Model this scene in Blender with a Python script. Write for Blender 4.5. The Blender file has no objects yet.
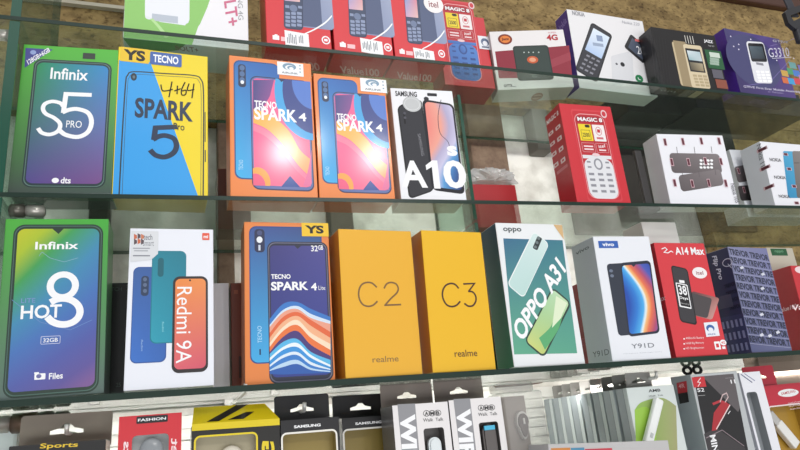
import bpy, bmesh, math, random
from mathutils import Vector, Matrix, Euler

SC = bpy.context.scene
COL = SC.collection
random.seed(4)

# ---------------------------------------------------------------- camera, world, lights, exposure
cam_data = bpy.data.cameras.new('camera')
cam = bpy.data.objects.new('camera', cam_data)
COL.objects.link(cam)
cam.matrix_world = Matrix(((0.944771,-0.012459,-0.327494),(-0.314299,-0.317589,-0.894625),(-0.092862,0.948147,-0.303965))).to_4x4()
cam.location = (0, 0, 1.25)
cam_data.sensor_width = 36
cam_data.lens = 28.7583
cam_data.clip_start = 0.02
SC.camera = cam

world = bpy.data.worlds.new('shop_ambient')
SC.world = world
world.use_nodes = True
bgn = world.node_tree.nodes['Background']
bgn.inputs[0].default_value = (0.97, 0.98, 1.0, 1)
bgn.inputs[1].default_value = 0.55

def area_light(name, loc, target, size, size_y, power, color=(1, 1, 1), shape='RECTANGLE'):
    d = bpy.data.lights.new(name, 'AREA')
    d.shape = shape
    d.size = size
    if shape in ('RECTANGLE', 'ELLIPSE'):
        d.size_y = size_y
    d.energy = power
    d.color = color
    o = bpy.data.objects.new(name, d)
    COL.objects.link(o)
    o.location = loc
    o.rotation_euler = (Vector(target) - Vector(loc)).to_track_quat('-Z', 'Y').to_euler()
    return o

area_light('ceiling_lamp', (0.554, -1.5, 2.592), (0.12, 0.69, 1.57), 0.10, 0.10, 5.5, (1, 0.98, 0.95), 'DISK')
area_light('ceiling_lamp', (0.903, -1.5, 2.537), (0.23, 0.69, 1.57), 0.10, 0.10, 5.5, (1, 0.98, 0.95), 'DISK')
area_light('ceiling_panel', (0.4, -0.9, 3.1), (0.45, 0.75, 1.5), 2.4, 1.2, 12, (1, 0.985, 0.96))

area_light('low_front_fill', (0.3, -2.4, 0.45), (0.4, 0.7, 1.35), 4.5, 0.8, 52, (0.96, 0.98, 1.0))  # invented low fill that brightens the undersides of the boxes

# slim fill lights added under the shelves to brighten the wall behind
for z, x, wd, e in ((1.698, 0.55, 0.9, 0.75), (1.492, 0.5, 0.8, 0.45), (1.282, 0.5, 2.0, 1.9)):
    area_light('wall_fill', (x, 0.80, z), (x, 0.96, z - 0.10), wd, 0.012, e, (1, 0.98, 0.94))

SC.view_settings.view_transform = 'Standard'
SC.view_settings.look = 'None'
SC.view_settings.gamma = 1
SC.view_settings.exposure = -0.06

# ---------------------------------------------------------------- materials
def lin(h):
    h = h.lstrip('#')
    v = [int(h[i:i + 2], 16) / 255 for i in (0, 2, 4)]
    return tuple(x / 12.92 if x <= 0.04045 else ((x + 0.055) / 1.055) ** 2.4 for x in v) + (1,)

CACHE = {}

def base(name, rough=0.4, coat=0.0, metal=0.0, spec=0.4):
    m = bpy.data.materials.new(name)
    m.use_nodes = True
    p = m.node_tree.nodes['Principled BSDF']
    p.inputs['Roughness'].default_value = rough
    p.inputs['Coat Weight'].default_value = coat
    p.inputs['Coat Roughness'].default_value = 0.13
    p.inputs['Metallic'].default_value = metal
    p.inputs['Specular IOR Level'].default_value = spec
    return m, p, m.node_tree.nodes, m.node_tree.links

def K(h, rough=0.42, coat=0.35, metal=0.0):
    key = (h, rough, coat, metal)
    if key not in CACHE:
        m, p, n, l = base('card_' + h.lstrip('#'), rough, coat, metal)
        p.inputs['Base Color'].default_value = lin(h)
        CACHE[key] = m
    return CACHE[key]

def Km(h):
    return K(h, 0.6, 0.0)

def mixrgb(n, l, fac, a, b):
    x = n.new('ShaderNodeMix')
    x.data_type = 'RGBA'
    for s, v in ((0, fac), (6, a), (7, b)):
        if hasattr(v, 'is_output'):
            l.new(v, x.inputs[s])
        else:
            x.inputs[s].default_value = v
    return x.outputs[2]

def G(bl, br, tl, tr, rough=0.42, coat=0.35):
    """printed four-corner colour blend over the shape's own UV"""
    key = ('g', bl, br, tl, tr)
    if key not in CACHE:
        m, p, n, l = base('printed_blend', rough, coat)
        uv = n.new('ShaderNodeUVMap')
        s = n.new('ShaderNodeSeparateXYZ')
        l.new(uv.outputs[0], s.inputs[0])
        lo = mixrgb(n, l, s.outputs[0], lin(bl), lin(br))
        hi = mixrgb(n, l, s.outputs[0], lin(tl), lin(tr))
        l.new(mixrgb(n, l, s.outputs[1], lo, hi), p.inputs['Base Color'])
        CACHE[key] = m
    return CACHE[key]

def swirl(stops, a, b, amp, freq, ph=0.0, off=0.0, rough=0.42, coat=0.35):
    """printed ribbon of colours: a ramp along a*u + b*v + amp*sin(freq*v + ph)"""
    m, p, n, l = base('printed_swirl', rough, coat)
    uv = n.new('ShaderNodeUVMap')
    s = n.new('ShaderNodeSeparateXYZ')
    l.new(uv.outputs[0], s.inputs[0])
    def mth(op, x, y=None, z=None):
        q = n.new('ShaderNodeMath')
        q.operation = op
        for i, v in enumerate((x, y, z)):
            if v is None:
                continue
            if hasattr(v, 'is_output'):
                l.new(v, q.inputs[i])
            else:
                q.inputs[i].default_value = v
        return q.outputs[0]
    sn = mth('SINE', mth('MULTIPLY_ADD', s.outputs[1], freq, ph))
    t = mth('MULTIPLY_ADD', s.outputs[0], a, mth('MULTIPLY_ADD', s.outputs[1], b, mth('MULTIPLY_ADD', sn, amp, off)))
    r = n.new('ShaderNodeValToRGB')
    l.new(t, r.inputs[0])
    e = r.color_ramp.elements
    while len(e) < len(stops):
        e.new(0.5)
    for i, (pos, h) in enumerate(stops):
        e[i].position = pos
        e[i].color = lin(h)
    l.new(r.outputs[0], p.inputs['Base Color'])
    return m

def noisy(name, c0, c1, scale, rough=0.8, bump=0.3, detail=8, stops=(0.35, 0.65), coat=0.0, distort=0.0):
    m, p, n, l = base(name, rough, coat)
    tc = n.new('ShaderNodeTexCoord')
    t = n.new('ShaderNodeTexNoise')
    t.inputs['Scale'].default_value = scale
    t.inputs['Detail'].default_value = detail
    t.inputs['Roughness'].default_value = 0.65
    t.inputs['Distortion'].default_value = distort
    l.new(tc.outputs['Object'], t.inputs['Vector'])
    r = n.new('ShaderNodeValToRGB')
    r.color_ramp.elements[0].position, r.color_ramp.elements[1].position = stops
    r.color_ramp.elements[0].color, r.color_ramp.elements[1].color = lin(c0), lin(c1)
    l.new(t.outputs[0], r.inputs[0])
    l.new(r.outputs[0], p.inputs['Base Color'])
    b = n.new('ShaderNodeBump')
    b.inputs['Strength'].default_value = bump
    b.inputs['Distance'].default_value = 0.004
    l.new(t.outputs[0], b.inputs['Height'])
    l.new(b.outputs[0], p.inputs['Normal'])
    return m

def thin_glass(name, tint, haze, haze_col='#c8d4cc', rough=0.02):
    """a pane: clear with a fresnel reflection and a thin diffuse haze"""
    m = bpy.data.materials.new(name)
    m.use_nodes = True
    n, l = m.node_tree.nodes, m.node_tree.links
    n.remove(n['Principled BSDF'])
    out = n['Material Output']
    tr = n.new('ShaderNodeBsdfTransparent')
    tr.inputs[0].default_value = lin(tint)
    gl = n.new('ShaderNodeBsdfGlossy')
    gl.inputs['Roughness'].default_value = rough
    df = n.new('ShaderNodeBsdfDiffuse')
    df.inputs[0].default_value = lin(haze_col)
    fr = n.new('ShaderNodeFresnel')
    ge = n.new('ShaderNodeNewGeometry')
    io = n.new('ShaderNodeMix')
    io.inputs[2].default_value, io.inputs[3].default_value = 1.45, 1 / 1.45
    l.new(ge.outputs['Backfacing'], io.inputs[0])
    l.new(io.outputs[0], fr.inputs[0])
    a = n.new('ShaderNodeMixShader')
    a.inputs[0].default_value = haze
    l.new(tr.outputs[0], a.inputs[1])
    l.new(df.outputs[0], a.inputs[2])
    b = n.new('ShaderNodeMixShader')
    l.new(fr.outputs[0], b.inputs[0])
    l.new(a.outputs[0], b.inputs[1])
    l.new(gl.outputs[0], b.inputs[2])
    l.new(b.outputs[0], out.inputs[0])
    return m

GLASS = thin_glass('shelf_glass', '#f2f9f4', 0.028)  # diffuse haze mixed in for the milky look of reflected brightness
PANEL = thin_glass('panel_glass', '#e2f0e8', 0.06)
WRAP = thin_glass('clear_plastic', '#f4f4f2', 0.16, '#e4e4e4', 0.12)
EDGE = K('#0a281d', 0.35, 0.1)
EDGEL = K('#2c5a48', 0.2, 0.5)
CHROME = K('#b8b4ac', 0.3, 0.3, 0.55)
DARKMETAL = K('#6a665e', 0.3, 0.2, 0.5)
WHITE = K('#e6e6ea')
BLACK = K('#15151a')
INK = K('#1c2234')
RED = K('#c2242e')

# ---------------------------------------------------------------- object helpers
def link(name, bm, mats, parent=None, smooth=False):
    me = bpy.data.meshes.new(name)
    bm.to_mesh(me)
    bm.free()
    for m in (mats if isinstance(mats, (list, tuple)) else [mats]):
        me.materials.append(m)
    if smooth:
        for f in me.polygons:
            f.use_smooth = True
    o = bpy.data.objects.new(name, me)
    COL.objects.link(o)
    if parent:
        o.parent = parent
    return o

def tag(o, label, cat, group=None):
    o['label'] = label
    o['category'] = cat
    if group:
        o['group'] = group
    return o

def thing(name, label, cat, loc, rot=(0, 0, 0), group=None):
    o = bpy.data.objects.new(name, None)
    COL.objects.link(o)
    o.location = loc
    o.rotation_euler = rot
    o.empty_display_size = 0.02
    return tag(o, label, cat, group)

def struct(name, bm, m):
    o = link(name, bm, m)
    o['kind'] = 'structure'
    return o

def add_box(bm, lo, hi, mi=0, bevel=0.0):
    v = [bm.verts.new((x, y, z)) for x in (lo[0], hi[0]) for y in (lo[1], hi[1]) for z in (lo[2], hi[2])]
    fs = [bm.faces.new([v[i] for i in q]) for q in ((0, 1, 3, 2), (4, 6, 7, 5), (0, 4, 5, 1), (2, 3, 7, 6), (0, 2, 6, 4), (1, 5, 7, 3))]
    for f in fs:
        f.material_index = mi
    if bevel:
        es = list({e for f in fs for e in f.edges})
        r = bmesh.ops.bevel(bm, geom=es, offset=bevel, segments=2, affect='EDGES', profile=0.5)
        for f in r['faces']:
            f.material_index = mi
    return fs

def box_mesh(lo, hi, bevel=0.0):
    bm = bmesh.new()
    add_box(bm, lo, hi, 0, bevel)
    bmesh.ops.recalc_face_normals(bm, faces=bm.faces)
    return bm

def add_cyl(bm, a, b, r, seg=20, r2=None, bevel=0.0):
    a, b = Vector(a), Vector(b)
    m = Matrix.Translation((a + b) / 2) @ (b - a).to_track_quat('Z', 'Y').to_matrix().to_4x4()
    g = bmesh.ops.create_cone(bm, cap_ends=True, segments=seg, radius1=r, radius2=r if r2 is None else r2, depth=(b - a).length, matrix=m)
    if bevel:
        es = [e for e in {e for v in g['verts'] for e in v.link_edges} if any(len(f.verts) > 4 for f in e.link_faces)]
        bmesh.ops.bevel(bm, geom=es, offset=bevel, segments=2, affect='EDGES')

def rr_pts(w, h, r, seg=6):
    r = max(min(r, w / 2 - 1e-6, h / 2 - 1e-6), 1e-6)
    out = []
    for cx, cy, a0 in ((w - r, h - r, 0), (r, h - r, 90), (r, r, 180), (w - r, r, 270)):
        for k in range(seg + 1):
            a = math.radians(a0 + 90 * k / seg)
            out.append((cx + r * math.cos(a), cy + r * math.sin(a)))
    return out

def spline(pts, n=8):
    if len(pts) < 3:
        return list(pts)
    p = [pts[0]] + list(pts) + [pts[-1]]
    out = []
    for i in range(1, len(p) - 2):
        for k in range(n):
            t = k / n
            q = []
            for d in (0, 1):
                a, b, c_, e = p[i - 1][d], p[i][d], p[i + 1][d], p[i + 2][d]
                q.append(0.5 * (2 * b + (c_ - a) * t + (2 * a - 5 * b + 4 * c_ - e) * t * t + (3 * b - a - 3 * c_ + e) * t ** 3))
            out.append(tuple(q))
    out.append(tuple(pts[-1]))
    return out

def clip(poly, lo, hi):
    for ax, lim, sg in ((0, lo[0], 1), (0, hi[0], -1), (1, lo[1], 1), (1, hi[1], -1)):
        out = []
        for i, b in enumerate(poly):
            a = poly[i - 1]
            ia, ib = (a[ax] - lim) * sg >= 0, (b[ax] - lim) * sg >= 0
            if ia != ib:
                t = (lim - a[ax]) / (b[ax] - a[ax])
                out.append((a[0] + t * (b[0] - a[0]), a[1] + t * (b[1] - a[1])))
            if ib:
                out.append(b)
        poly = out
        if not poly:
            return []
    return poly

TEXTS = {}

def text_geo(s, bold):
    if (s, bold) not in TEXTS:
        cu = bpy.data.curves.new('t', 'FONT')
        cu.body = s
        cu.size = 1
        cu.offset = bold
        cu.resolution_u = 3
        ob = bpy.data.objects.new('t', cu)
        me = bpy.data.meshes.new_from_object(ob)
        vs = [v.co.copy() for v in me.vertices]
        fs = [tuple(p.vertices) for p in me.polygons]
        bpy.data.objects.remove(ob)
        bpy.data.curves.remove(cu)
        bpy.data.meshes.remove(me)
        x0, x1 = min(v.x for v in vs), max(v.x for v in vs)
        y0, y1 = min(v.y for v in vs), max(v.y for v in vs)
        TEXTS[(s, bold)] = ([((v.x - x0) / (x1 - x0), (v.y - y0) / (y1 - y0)) for v in vs], fs)
    return TEXTS[(s, bold)]

# ---- flat print on a face; every coordinate is a fraction of that face (0,0 = lower left, 1,1 = upper right)
def R(a, b, m, r=0.0): return ('R', a, b, m, r)                 # rounded rectangle
def O(a, b, m, r, t): return ('O', a, b, m, r, t)               # its outline, t metres wide
def Q(pts, m, cl=None): return ('Q', pts, m, cl)                # polygon
def E(a, b, m, cl=None): return ('E', a, b, m, cl)              # ellipse in a rectangle
def RG(a, b, m, t): return ('RG', a, b, m, t)                   # ellipse outline
def L(pts, wd, m): return ('L', pts, wd, m)                     # stroke, wd metres
def T(s, bl, br, tl, m, bold=0.0): return ('T', s, bl, br, tl, m, bold)  # lettering fitted to a slanted box
def X(s, a, b, m, bold=0.0):                                    # lettering fitted to an upright box
    x0, x1, y0, y1 = min(a[0], b[0]), max(a[0], b[0]), min(a[1], b[1]), max(a[1], b[1])
    return ('T', s, (x0, y0), (x1, y0), (x0, y1), m, bold)
def LS(pts, wd, m): return ('L', spline(pts, 5), wd, m)            # smooth stroke
def PR(bl, br, tl, m, r=0.0): return ('P', bl, br, tl, m, r)     # rotated rounded rectangle
def BD(lo, hi, m): return ('B', lo, hi, m)                      # band between two smooth curves
def grid(a, b, nx, ny, m, fx=0.7, fy=0.6, r=0.0006):
    out = []
    for i in range(nx):
        for j in range(ny):
            u, v = a[0] + (b[0] - a[0]) * i / nx, a[1] + (b[1] - a[1]) * j / ny
            out.append(R((u, v), (u + (b[0] - a[0]) / nx * fx, v + (b[1] - a[1]) / ny * fy), m, r))
    return out

def print_map(a, b, c_, d, e, f, g, h):
    """where a printed mark measured on the picture of a face lies on that face, as fractions"""
    return lambda x, y: ((a * x + b * y + c_) / (g * x + h * y + 1), (d * x + e * y + f) / (g * x + h * y + 1))

DIM = {}

def face_frame(dim, face):
    w, d, h = dim
    return {'front': (Vector((-w / 2, 0, 0)), Vector((1, 0, 0)), Vector((0, 0, 1)), Vector((0, -1, 0)), w, h),
            'left': (Vector((-w / 2, d, 0)), Vector((0, -1, 0)), Vector((0, 0, 1)), Vector((-1, 0, 0)), d, h),
            'right': (Vector((w / 2, 0, 0)), Vector((0, 1, 0)), Vector((0, 0, 1)), Vector((1, 0, 0)), d, h),
            'bottom': (Vector((-w / 2, 0, 0)), Vector((1, 0, 0)), Vector((0, 1, 0)), Vector((0, 0, -1)), w, d)}[face]

def extent(s, w, h):
    k = s[0]
    if k in ('R', 'O', 'E', 'RG'):
        p = [s[1], s[2]]
    elif k in ('Q', 'L'):
        p = s[1]
    elif k == 'B':
        p = list(s[1]) + list(s[2])
    else:
        bl, br, tl = (s[2], s[3], s[4]) if k == 'T' else (s[1], s[2], s[3])
        p = [bl, br, tl, (br[0] + tl[0] - bl[0], br[1] + tl[1] - bl[1])]
    return min(q[0] for q in p) * w, min(q[1] for q in p) * h, max(q[0] for q in p) * w, max(q[1] for q in p) * h

TOPS = {}

def art(root, name, face, shapes, lift=None, label=None, parent=None):
    """print one picture, sticker or set of words; words far apart become parts of their own"""
    w, h = face_frame(DIM[root.name], face)[4:]
    bx = [extent(s, w, h) for s in shapes]
    cl = list(range(len(shapes)))
    gap = 0.009 if 'lettering' in name else 0.018
    for i in range(len(shapes)):
        for j in range(i):
            a, b = bx[i], bx[j]
            dx, dy = max(a[0] - b[2], b[0] - a[2], 0), max(a[1] - b[3], b[1] - a[3], 0)
            if math.hypot(dx, dy) < gap and cl[i] != cl[j]:
                o_, n_ = cl[i], cl[j]
                cl = [n_ if c_ == o_ else c_ for c_ in cl]
    start = TOPS.get((root.name, face), 0.00012) + 0.00003
    first = None
    for c_ in dict.fromkeys(cl):
        o, top = print_mesh(root, name, face, [s for s, k in zip(shapes, cl) if k == c_], start, parent)
        if label:
            o['label'] = label
        TOPS[(root.name, face)] = max(TOPS.get((root.name, face), 0), top)
        first = first or o
    return first

def print_mesh(root, name, face, shapes, lift, parent):
    org, U, V, N, w, h = face_frame(DIM[root.name], face)
    bm = bmesh.new()
    uvl = bm.loops.layers.uv.new('UVMap')
    mats = []
    flip = U.cross(V).dot(N) < 0
    lay = [0]
    def emit(polys, m):
        if m not in mats:
            mats.append(m)
        k = lift + lay[0] * 0.00001
        lay[0] += 1
        allp = [p for q in polys for p in q]
        if not allp:
            return
        x0, x1 = min(p[0] for p in allp), max(p[0] for p in allp)
        y0, y1 = min(p[1] for p in allp), max(p[1] for p in allp)
        for q in polys:
            q2 = list(q)[::-1] if flip else q
            vs = [bm.verts.new(org + U * p[0] + V * p[1] + N * k) for p in q2]
            try:
                f = bm.faces.new(vs)
            except ValueError:
                continue
            f.material_index = mats.index(m)
            for lp, p in zip(f.loops, q2):
                lp[uvl].uv = ((p[0] - x0) / max(x1 - x0, 1e-9), (p[1] - y0) / max(y1 - y0, 1e-9))
    S = lambda p: (p[0] * w, p[1] * h)
    for s in shapes:
        k = s[0]
        if k in ('R', 'O', 'E', 'RG'):
            a, b = S(s[1]), S(s[2])
            x0, x1, y0, y1 = min(a[0], b[0]), max(a[0], b[0]), min(a[1], b[1]), max(a[1], b[1])
            W_, H_ = x1 - x0, y1 - y0
        if k == 'R':
            emit([[(x0 + p[0], y0 + p[1]) for p in rr_pts(W_, H_, s[4], 6 if s[4] else 1)]], s[3]) if s[4] else emit([[(x0, y0), (x1, y0), (x1, y1), (x0, y1)]], s[3])
        elif k == 'O':
            t = s[5]
            o_ = [(x0 + p[0], y0 + p[1]) for p in rr_pts(W_, H_, s[4])]
            i_ = [(x0 + t + p[0], y0 + t + p[1]) for p in rr_pts(W_ - 2 * t, H_ - 2 * t, s[4] - t)]
            n = len(o_)
            emit([[o_[i], o_[(i + 1) % n], i_[(i + 1) % n], i_[i]] for i in range(n)], s[3])
        elif k == 'E':
            pts = [(x0 + W_ * (0.5 + 0.5 * math.cos(2 * math.pi * i / 40)), y0 + H_ * (0.5 + 0.5 * math.sin(2 * math.pi * i / 40))) for i in range(40)]
            if s[4]:
                c0, c1 = S(s[4][0]), S(s[4][1])
                pts = clip(pts, (min(c0[0], c1[0]), min(c0[1], c1[1])), (max(c0[0], c1[0]), max(c0[1], c1[1])))
            emit([pts], s[3])
        elif k == 'RG':
            t = s[4]
            o_ = [(x0 + W_ * (0.5 + 0.5 * math.cos(2 * math.pi * i / 32)), y0 + H_ * (0.5 + 0.5 * math.sin(2 * math.pi * i / 32))) for i in range(32)]
            i_ = [(x0 + t + (W_ - 2 * t) * (0.5 + 0.5 * math.cos(2 * math.pi * i / 32)), y0 + t + (H_ - 2 * t) * (0.5 + 0.5 * math.sin(2 * math.pi * i / 32))) for i in range(32)]
            emit([[o_[i], o_[(i + 1) % 32], i_[(i + 1) % 32], i_[i]] for i in range(32)], s[3])
        elif k == 'Q':
            pts = [S(p) for p in s[1]]
            if s[3]:
                c0, c1 = S(s[3][0]), S(s[3][1])
                pts = clip(pts, (min(c0[0], c1[0]), min(c0[1], c1[1])), (max(c0[0], c1[0]), max(c0[1], c1[1])))
            ar = sum(pts[i - 1][0] * pts[i][1] - pts[i][0] * pts[i - 1][1] for i in range(len(pts)))
            emit([pts if ar > 0 else pts[::-1]], s[2])
        elif k == 'L':
            pts = [Vector(S(p)) for p in s[1]]
            wd = s[2] / 2
            e0, e1 = (pts[1] - pts[0]).normalized(), (pts[-1] - pts[-2]).normalized()
            lo, hi = [], []
            for i, p in enumerate(pts):
                a = (p - pts[i - 1]).normalized() if i else e0
                b = (pts[i + 1] - p).normalized() if i < len(pts) - 1 else e1
                m_ = (a + b)
                m_ = m_.normalized() if m_.length > 1e-6 else a
                nn = Vector((-m_.y, m_.x))
                k_ = wd / max(0.45, nn.dot(Vector((-a.y, a.x))))
                q = p - e0 * wd * .5 if i == 0 else p + e1 * wd * .5 if i == len(pts) - 1 else p
                lo.append(tuple(q - nn * k_))
                hi.append(tuple(q + nn * k_))
            emit([[lo[i], lo[i + 1], hi[i + 1], hi[i]] for i in range(len(pts) - 1)], s[3])
        elif k == 'T':
            bl, br, tl = Vector(S(s[2])), Vector(S(s[3])), Vector(S(s[4]))
            vs, fs = text_geo(s[1], s[6])
            P_ = [bl + (br - bl) * a + (tl - bl) * b for a, b in vs]
            emit([[tuple(P_[i]) for i in f] for f in fs], s[5])
        elif k == 'P':
            bl, br, tl = Vector(S(s[1])), Vector(S(s[2])), Vector(S(s[3]))
            lx, ly = (br - bl).length, (tl - bl).length
            ux, uy = (br - bl) / lx, (tl - bl) / ly
            pts = rr_pts(lx, ly, s[5], 5) if s[5] else [(0, 0), (lx, 0), (lx, ly), (0, ly)]
            emit([[tuple(bl + ux * p[0] + uy * p[1]) for p in pts]], s[4])
        elif k == 'B':
            lo, hi = spline([S(p) for p in s[1]]), spline([S(p) for p in s[2]])
            emit([[lo[i], lo[i + 1], hi[i + 1], hi[i]] for i in range(len(lo) - 1)], s[3])
    return link(name, bm, mats, parent or root), lift + lay[0] * 0.00001

def carton(root, dim, front, side=None, under=None, top=None, name='carton', bevel=0.0007, right=None):
    w, d, h = dim
    bm = bmesh.new()
    fs = add_box(bm, (-w / 2, 0, 0), (w / 2, d, h))
    bmesh.ops.recalc_face_normals(bm, faces=bm.faces)
    side = side or front
    mats = [front, side, under or side, top or side, right or side]
    for f in bm.faces:
        n = f.normal
        f.material_index = 0 if n.y < -0.5 else 2 if n.z < -0.5 else 3 if n.z > 0.5 else 4 if n.x > 0.5 else 1
    uvl = bm.loops.layers.uv.new('UVMap')
    for f in bm.faces:
        for lp in f.loops:
            c_ = lp.vert.co
            lp[uvl].uv = ((c_.x + w / 2) / w, c_.z / h) if abs(f.normal.x) < 0.5 and abs(f.normal.z) < 0.5 else ((c_.y / d, c_.z / h) if abs(f.normal.x) > 0.5 else ((c_.x + w / 2) / w, c_.y / d))
    bmesh.ops.bevel(bm, geom=list(bm.edges), offset=bevel, segments=2, affect='EDGES', profile=0.5, clamp_overlap=True)
    return link(name, bm, mats, root)

def box_thing(kind, label, loc, rot, dim, front, side=None, under=None, top=None, group=None, cat='box', right=None):
    t = thing(kind, label, cat, loc, rot, group)
    DIM[t.name] = dim
    carton(t, dim, front, side, under, top, right=right)
    return t

def hole_panel(bm, outer, inner, y, mi=0):
    """flat panel in the xz plane at depth y with one hole"""
    vo = [bm.verts.new((p[0], y, p[1])) for p in outer]
    vi = [bm.verts.new((p[0], y, p[1])) for p in inner]
    es = [bm.edges.new((v[i - 1], v[i])) for v in (vo, vi) for i in range(len(v))]
    r = bmesh.ops.triangle_fill(bm, use_beauty=True, use_dissolve=False, edges=es)
    for g in r['geom']:
        if isinstance(g, bmesh.types.BMFace):
            g.material_index = mi
            if g.normal.y > 0:
                g.normal_flip()
    return vo, vi

def window_carton(root, dim, a, b, r, front, side, tray, depth=0.014, rim=None):
    """a carton whose front face has a real cut-out with a tray behind it; a, b are fractions of the front face"""
    w, d, h = dim
    bm = bmesh.new()
    fs = add_box(bm, (-w / 2, 0, 0), (w / 2, d, h), 1)
    bmesh.ops.recalc_face_normals(bm, faces=bm.faces)
    bm.faces.remove(fs[2])
    x0, x1 = sorted((-w / 2 + a[0] * w, -w / 2 + b[0] * w))
    z0, z1 = sorted((a[1] * h, b[1] * h))
    inner = [(x0 + p[0], z0 + p[1]) for p in rr_pts(x1 - x0, z1 - z0, r, 5)]
    vo, vi = hole_panel(bm, [(-w / 2, 0), (w / 2, 0), (w / 2, h), (-w / 2, h)], inner, 0, 0)
    back = [bm.verts.new((p[0], depth, p[1])) for p in inner]
    n = len(vi)
    for i in range(n):
        f = bm.faces.new((vi[i - 1], vi[i], back[i], back[i - 1]))
        f.material_index = 2
    f = bm.faces.new(back)
    f.material_index = 2
    if f.normal.y > 0:
        f.normal_flip()
    link('carton', bm, [front, side, tray], root)
    if rim:
        t = 0.0018
        bm = bmesh.new()
        o_ = [(x0 - t + p[0], z0 - t + p[1]) for p in rr_pts(x1 - x0 + 2 * t, z1 - z0 + 2 * t, r + t, 5)]
        vs0 = [bm.verts.new((p[0], -0.0003, p[1])) for p in o_]
        vs1 = [bm.verts.new((p[0], -0.0003, p[1])) for p in inner]
        for i in range(n):
            f = bm.faces.new((vs0[i - 1], vs0[i], vs1[i], vs1[i - 1]))
            if f.normal.y > 0:
                f.normal_flip()
        link('window_rim', bm, rim, root)

def hang_tab(root, x0, x1, z0, z1, y, m, hole=None, label=None):
    """flat card tab with a euro hole at the back of a pack"""
    bm = bmesh.new()
    cx, cz = (x0 + x1) / 2, z0 + (z1 - z0) * 0.52
    hw = hole or (x1 - x0) * 0.2
    hh = hw * 0.38
    inner = [(cx - hw, cz - hh * .6), (cx + hw, cz - hh * .6), (cx + hw, cz), (cx + hw * .45, cz + hh * .35), (cx + hw * .2, cz + hh), (cx - hw * .2, cz + hh), (cx - hw * .45, cz + hh * .35), (cx - hw, cz)]
    hole_panel(bm, [(x0, z0), (x1, z0), (x1, z1 - .002), (x1 - .002, z1), (x0 + .002, z1), (x0, z1 - .002)], inner, y)
    g = bmesh.ops.extrude_face_region(bm, geom=list(bm.faces))
    bmesh.ops.translate(bm, verts=[v for v in g['geom'] if isinstance(v, bmesh.types.BMVert)], vec=(0, 0.0008, 0))
    bmesh.ops.recalc_face_normals(bm, faces=bm.faces)
    return link('hang_tab', bm, m, root)

# ---------------------------------------------------------------- the setting: walls, slatwall, battens
S1 = (1.71469, -0.000896)
S2 = (1.51180, 0.010473)
S3 = (1.30802, -0.004643)
def shelf_z(s, x): return s[0] + s[1] * x

def wall_material():
    m, p, n, l = base('rough_plaster', 0.9)
    tc = n.new('ShaderNodeTexCoord')
    t = n.new('ShaderNodeTexNoise')
    t.inputs['Scale'].default_value = 22
    t.inputs['Detail'].default_value = 9
    l.new(tc.outputs['Object'], t.inputs['Vector'])
    r = n.new('ShaderNodeValToRGB')
    r.color_ramp.elements[0].position, r.color_ramp.elements[1].position = 0.3, 0.6
    r.color_ramp.elements[0].color, r.color_ramp.elements[1].color = lin('#c4c0b8'), lin('#f0eee8')
    l.new(t.outputs[0], r.inputs[0])
    l.new(r.outputs[0], p.inputs['Base Color'])
    b = n.new('ShaderNodeBump')
    b.inputs['Strength'].default_value = 0.7
    b.inputs['Distance'].default_value = 0.01
    l.new(t.outputs[0], b.inputs['Height'])
    l.new(b.outputs[0], p.inputs['Normal'])
    return m

def board_material():
    """mottled tan particle board"""
    m, p, n, l = base('particle_board', 0.85)
    tc = n.new('ShaderNodeTexCoord')
    mp = n.new('ShaderNodeMapping')
    mp.inputs['Scale'].default_value = (1, 1, 1.6)
    l.new(tc.outputs['Object'], mp.inputs['Vector'])
    t = n.new('ShaderNodeTexNoise')
    t.inputs['Scale'].default_value = 24
    t.inputs['Detail'].default_value = 6
    t.inputs['Roughness'].default_value = 0.7
    l.new(mp.outputs[0], t.inputs['Vector'])
    r = n.new('ShaderNodeValToRGB')
    r.color_ramp.elements[0].position, r.color_ramp.elements[1].position = 0.3, 0.72
    r.color_ramp.elements[0].color, r.color_ramp.elements[1].color = lin('#5e4a2c'), lin('#ae9462')
    l.new(t.outputs[0], r.inputs[0])
    t2 = n.new('ShaderNodeTexNoise')
    t2.inputs['Scale'].default_value = 120
    t2.inputs['Detail'].default_value = 3
    l.new(mp.outputs[0], t2.inputs['Vector'])
    r2 = n.new('ShaderNodeValToRGB')
    r2.color_ramp.elements[0].position, r2.color_ramp.elements[1].position = 0.34, 0.44
    r2.color_ramp.elements[0].color, r2.color_ramp.elements[1].color = (0.35, 0.3, 0.24, 1), (1, 1, 1, 1)
    l.new(t2.outputs[0], r2.inputs[0])
    x = n.new('ShaderNodeMix')
    x.data_type = 'RGBA'
    x.blend_type = 'MULTIPLY'
    x.inputs[0].default_value = 0.8
    l.new(r.outputs[0], x.inputs[6])
    l.new(r2.outputs[0], x.inputs[7])
    l.new(x.outputs[2], p.inputs['Base Color'])
    return m

def slat_material():
    m, p, n, l = base('slat_white', 0.45)
    p.inputs['Base Color'].default_value = lin('#f4f3ee')
    return m

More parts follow.
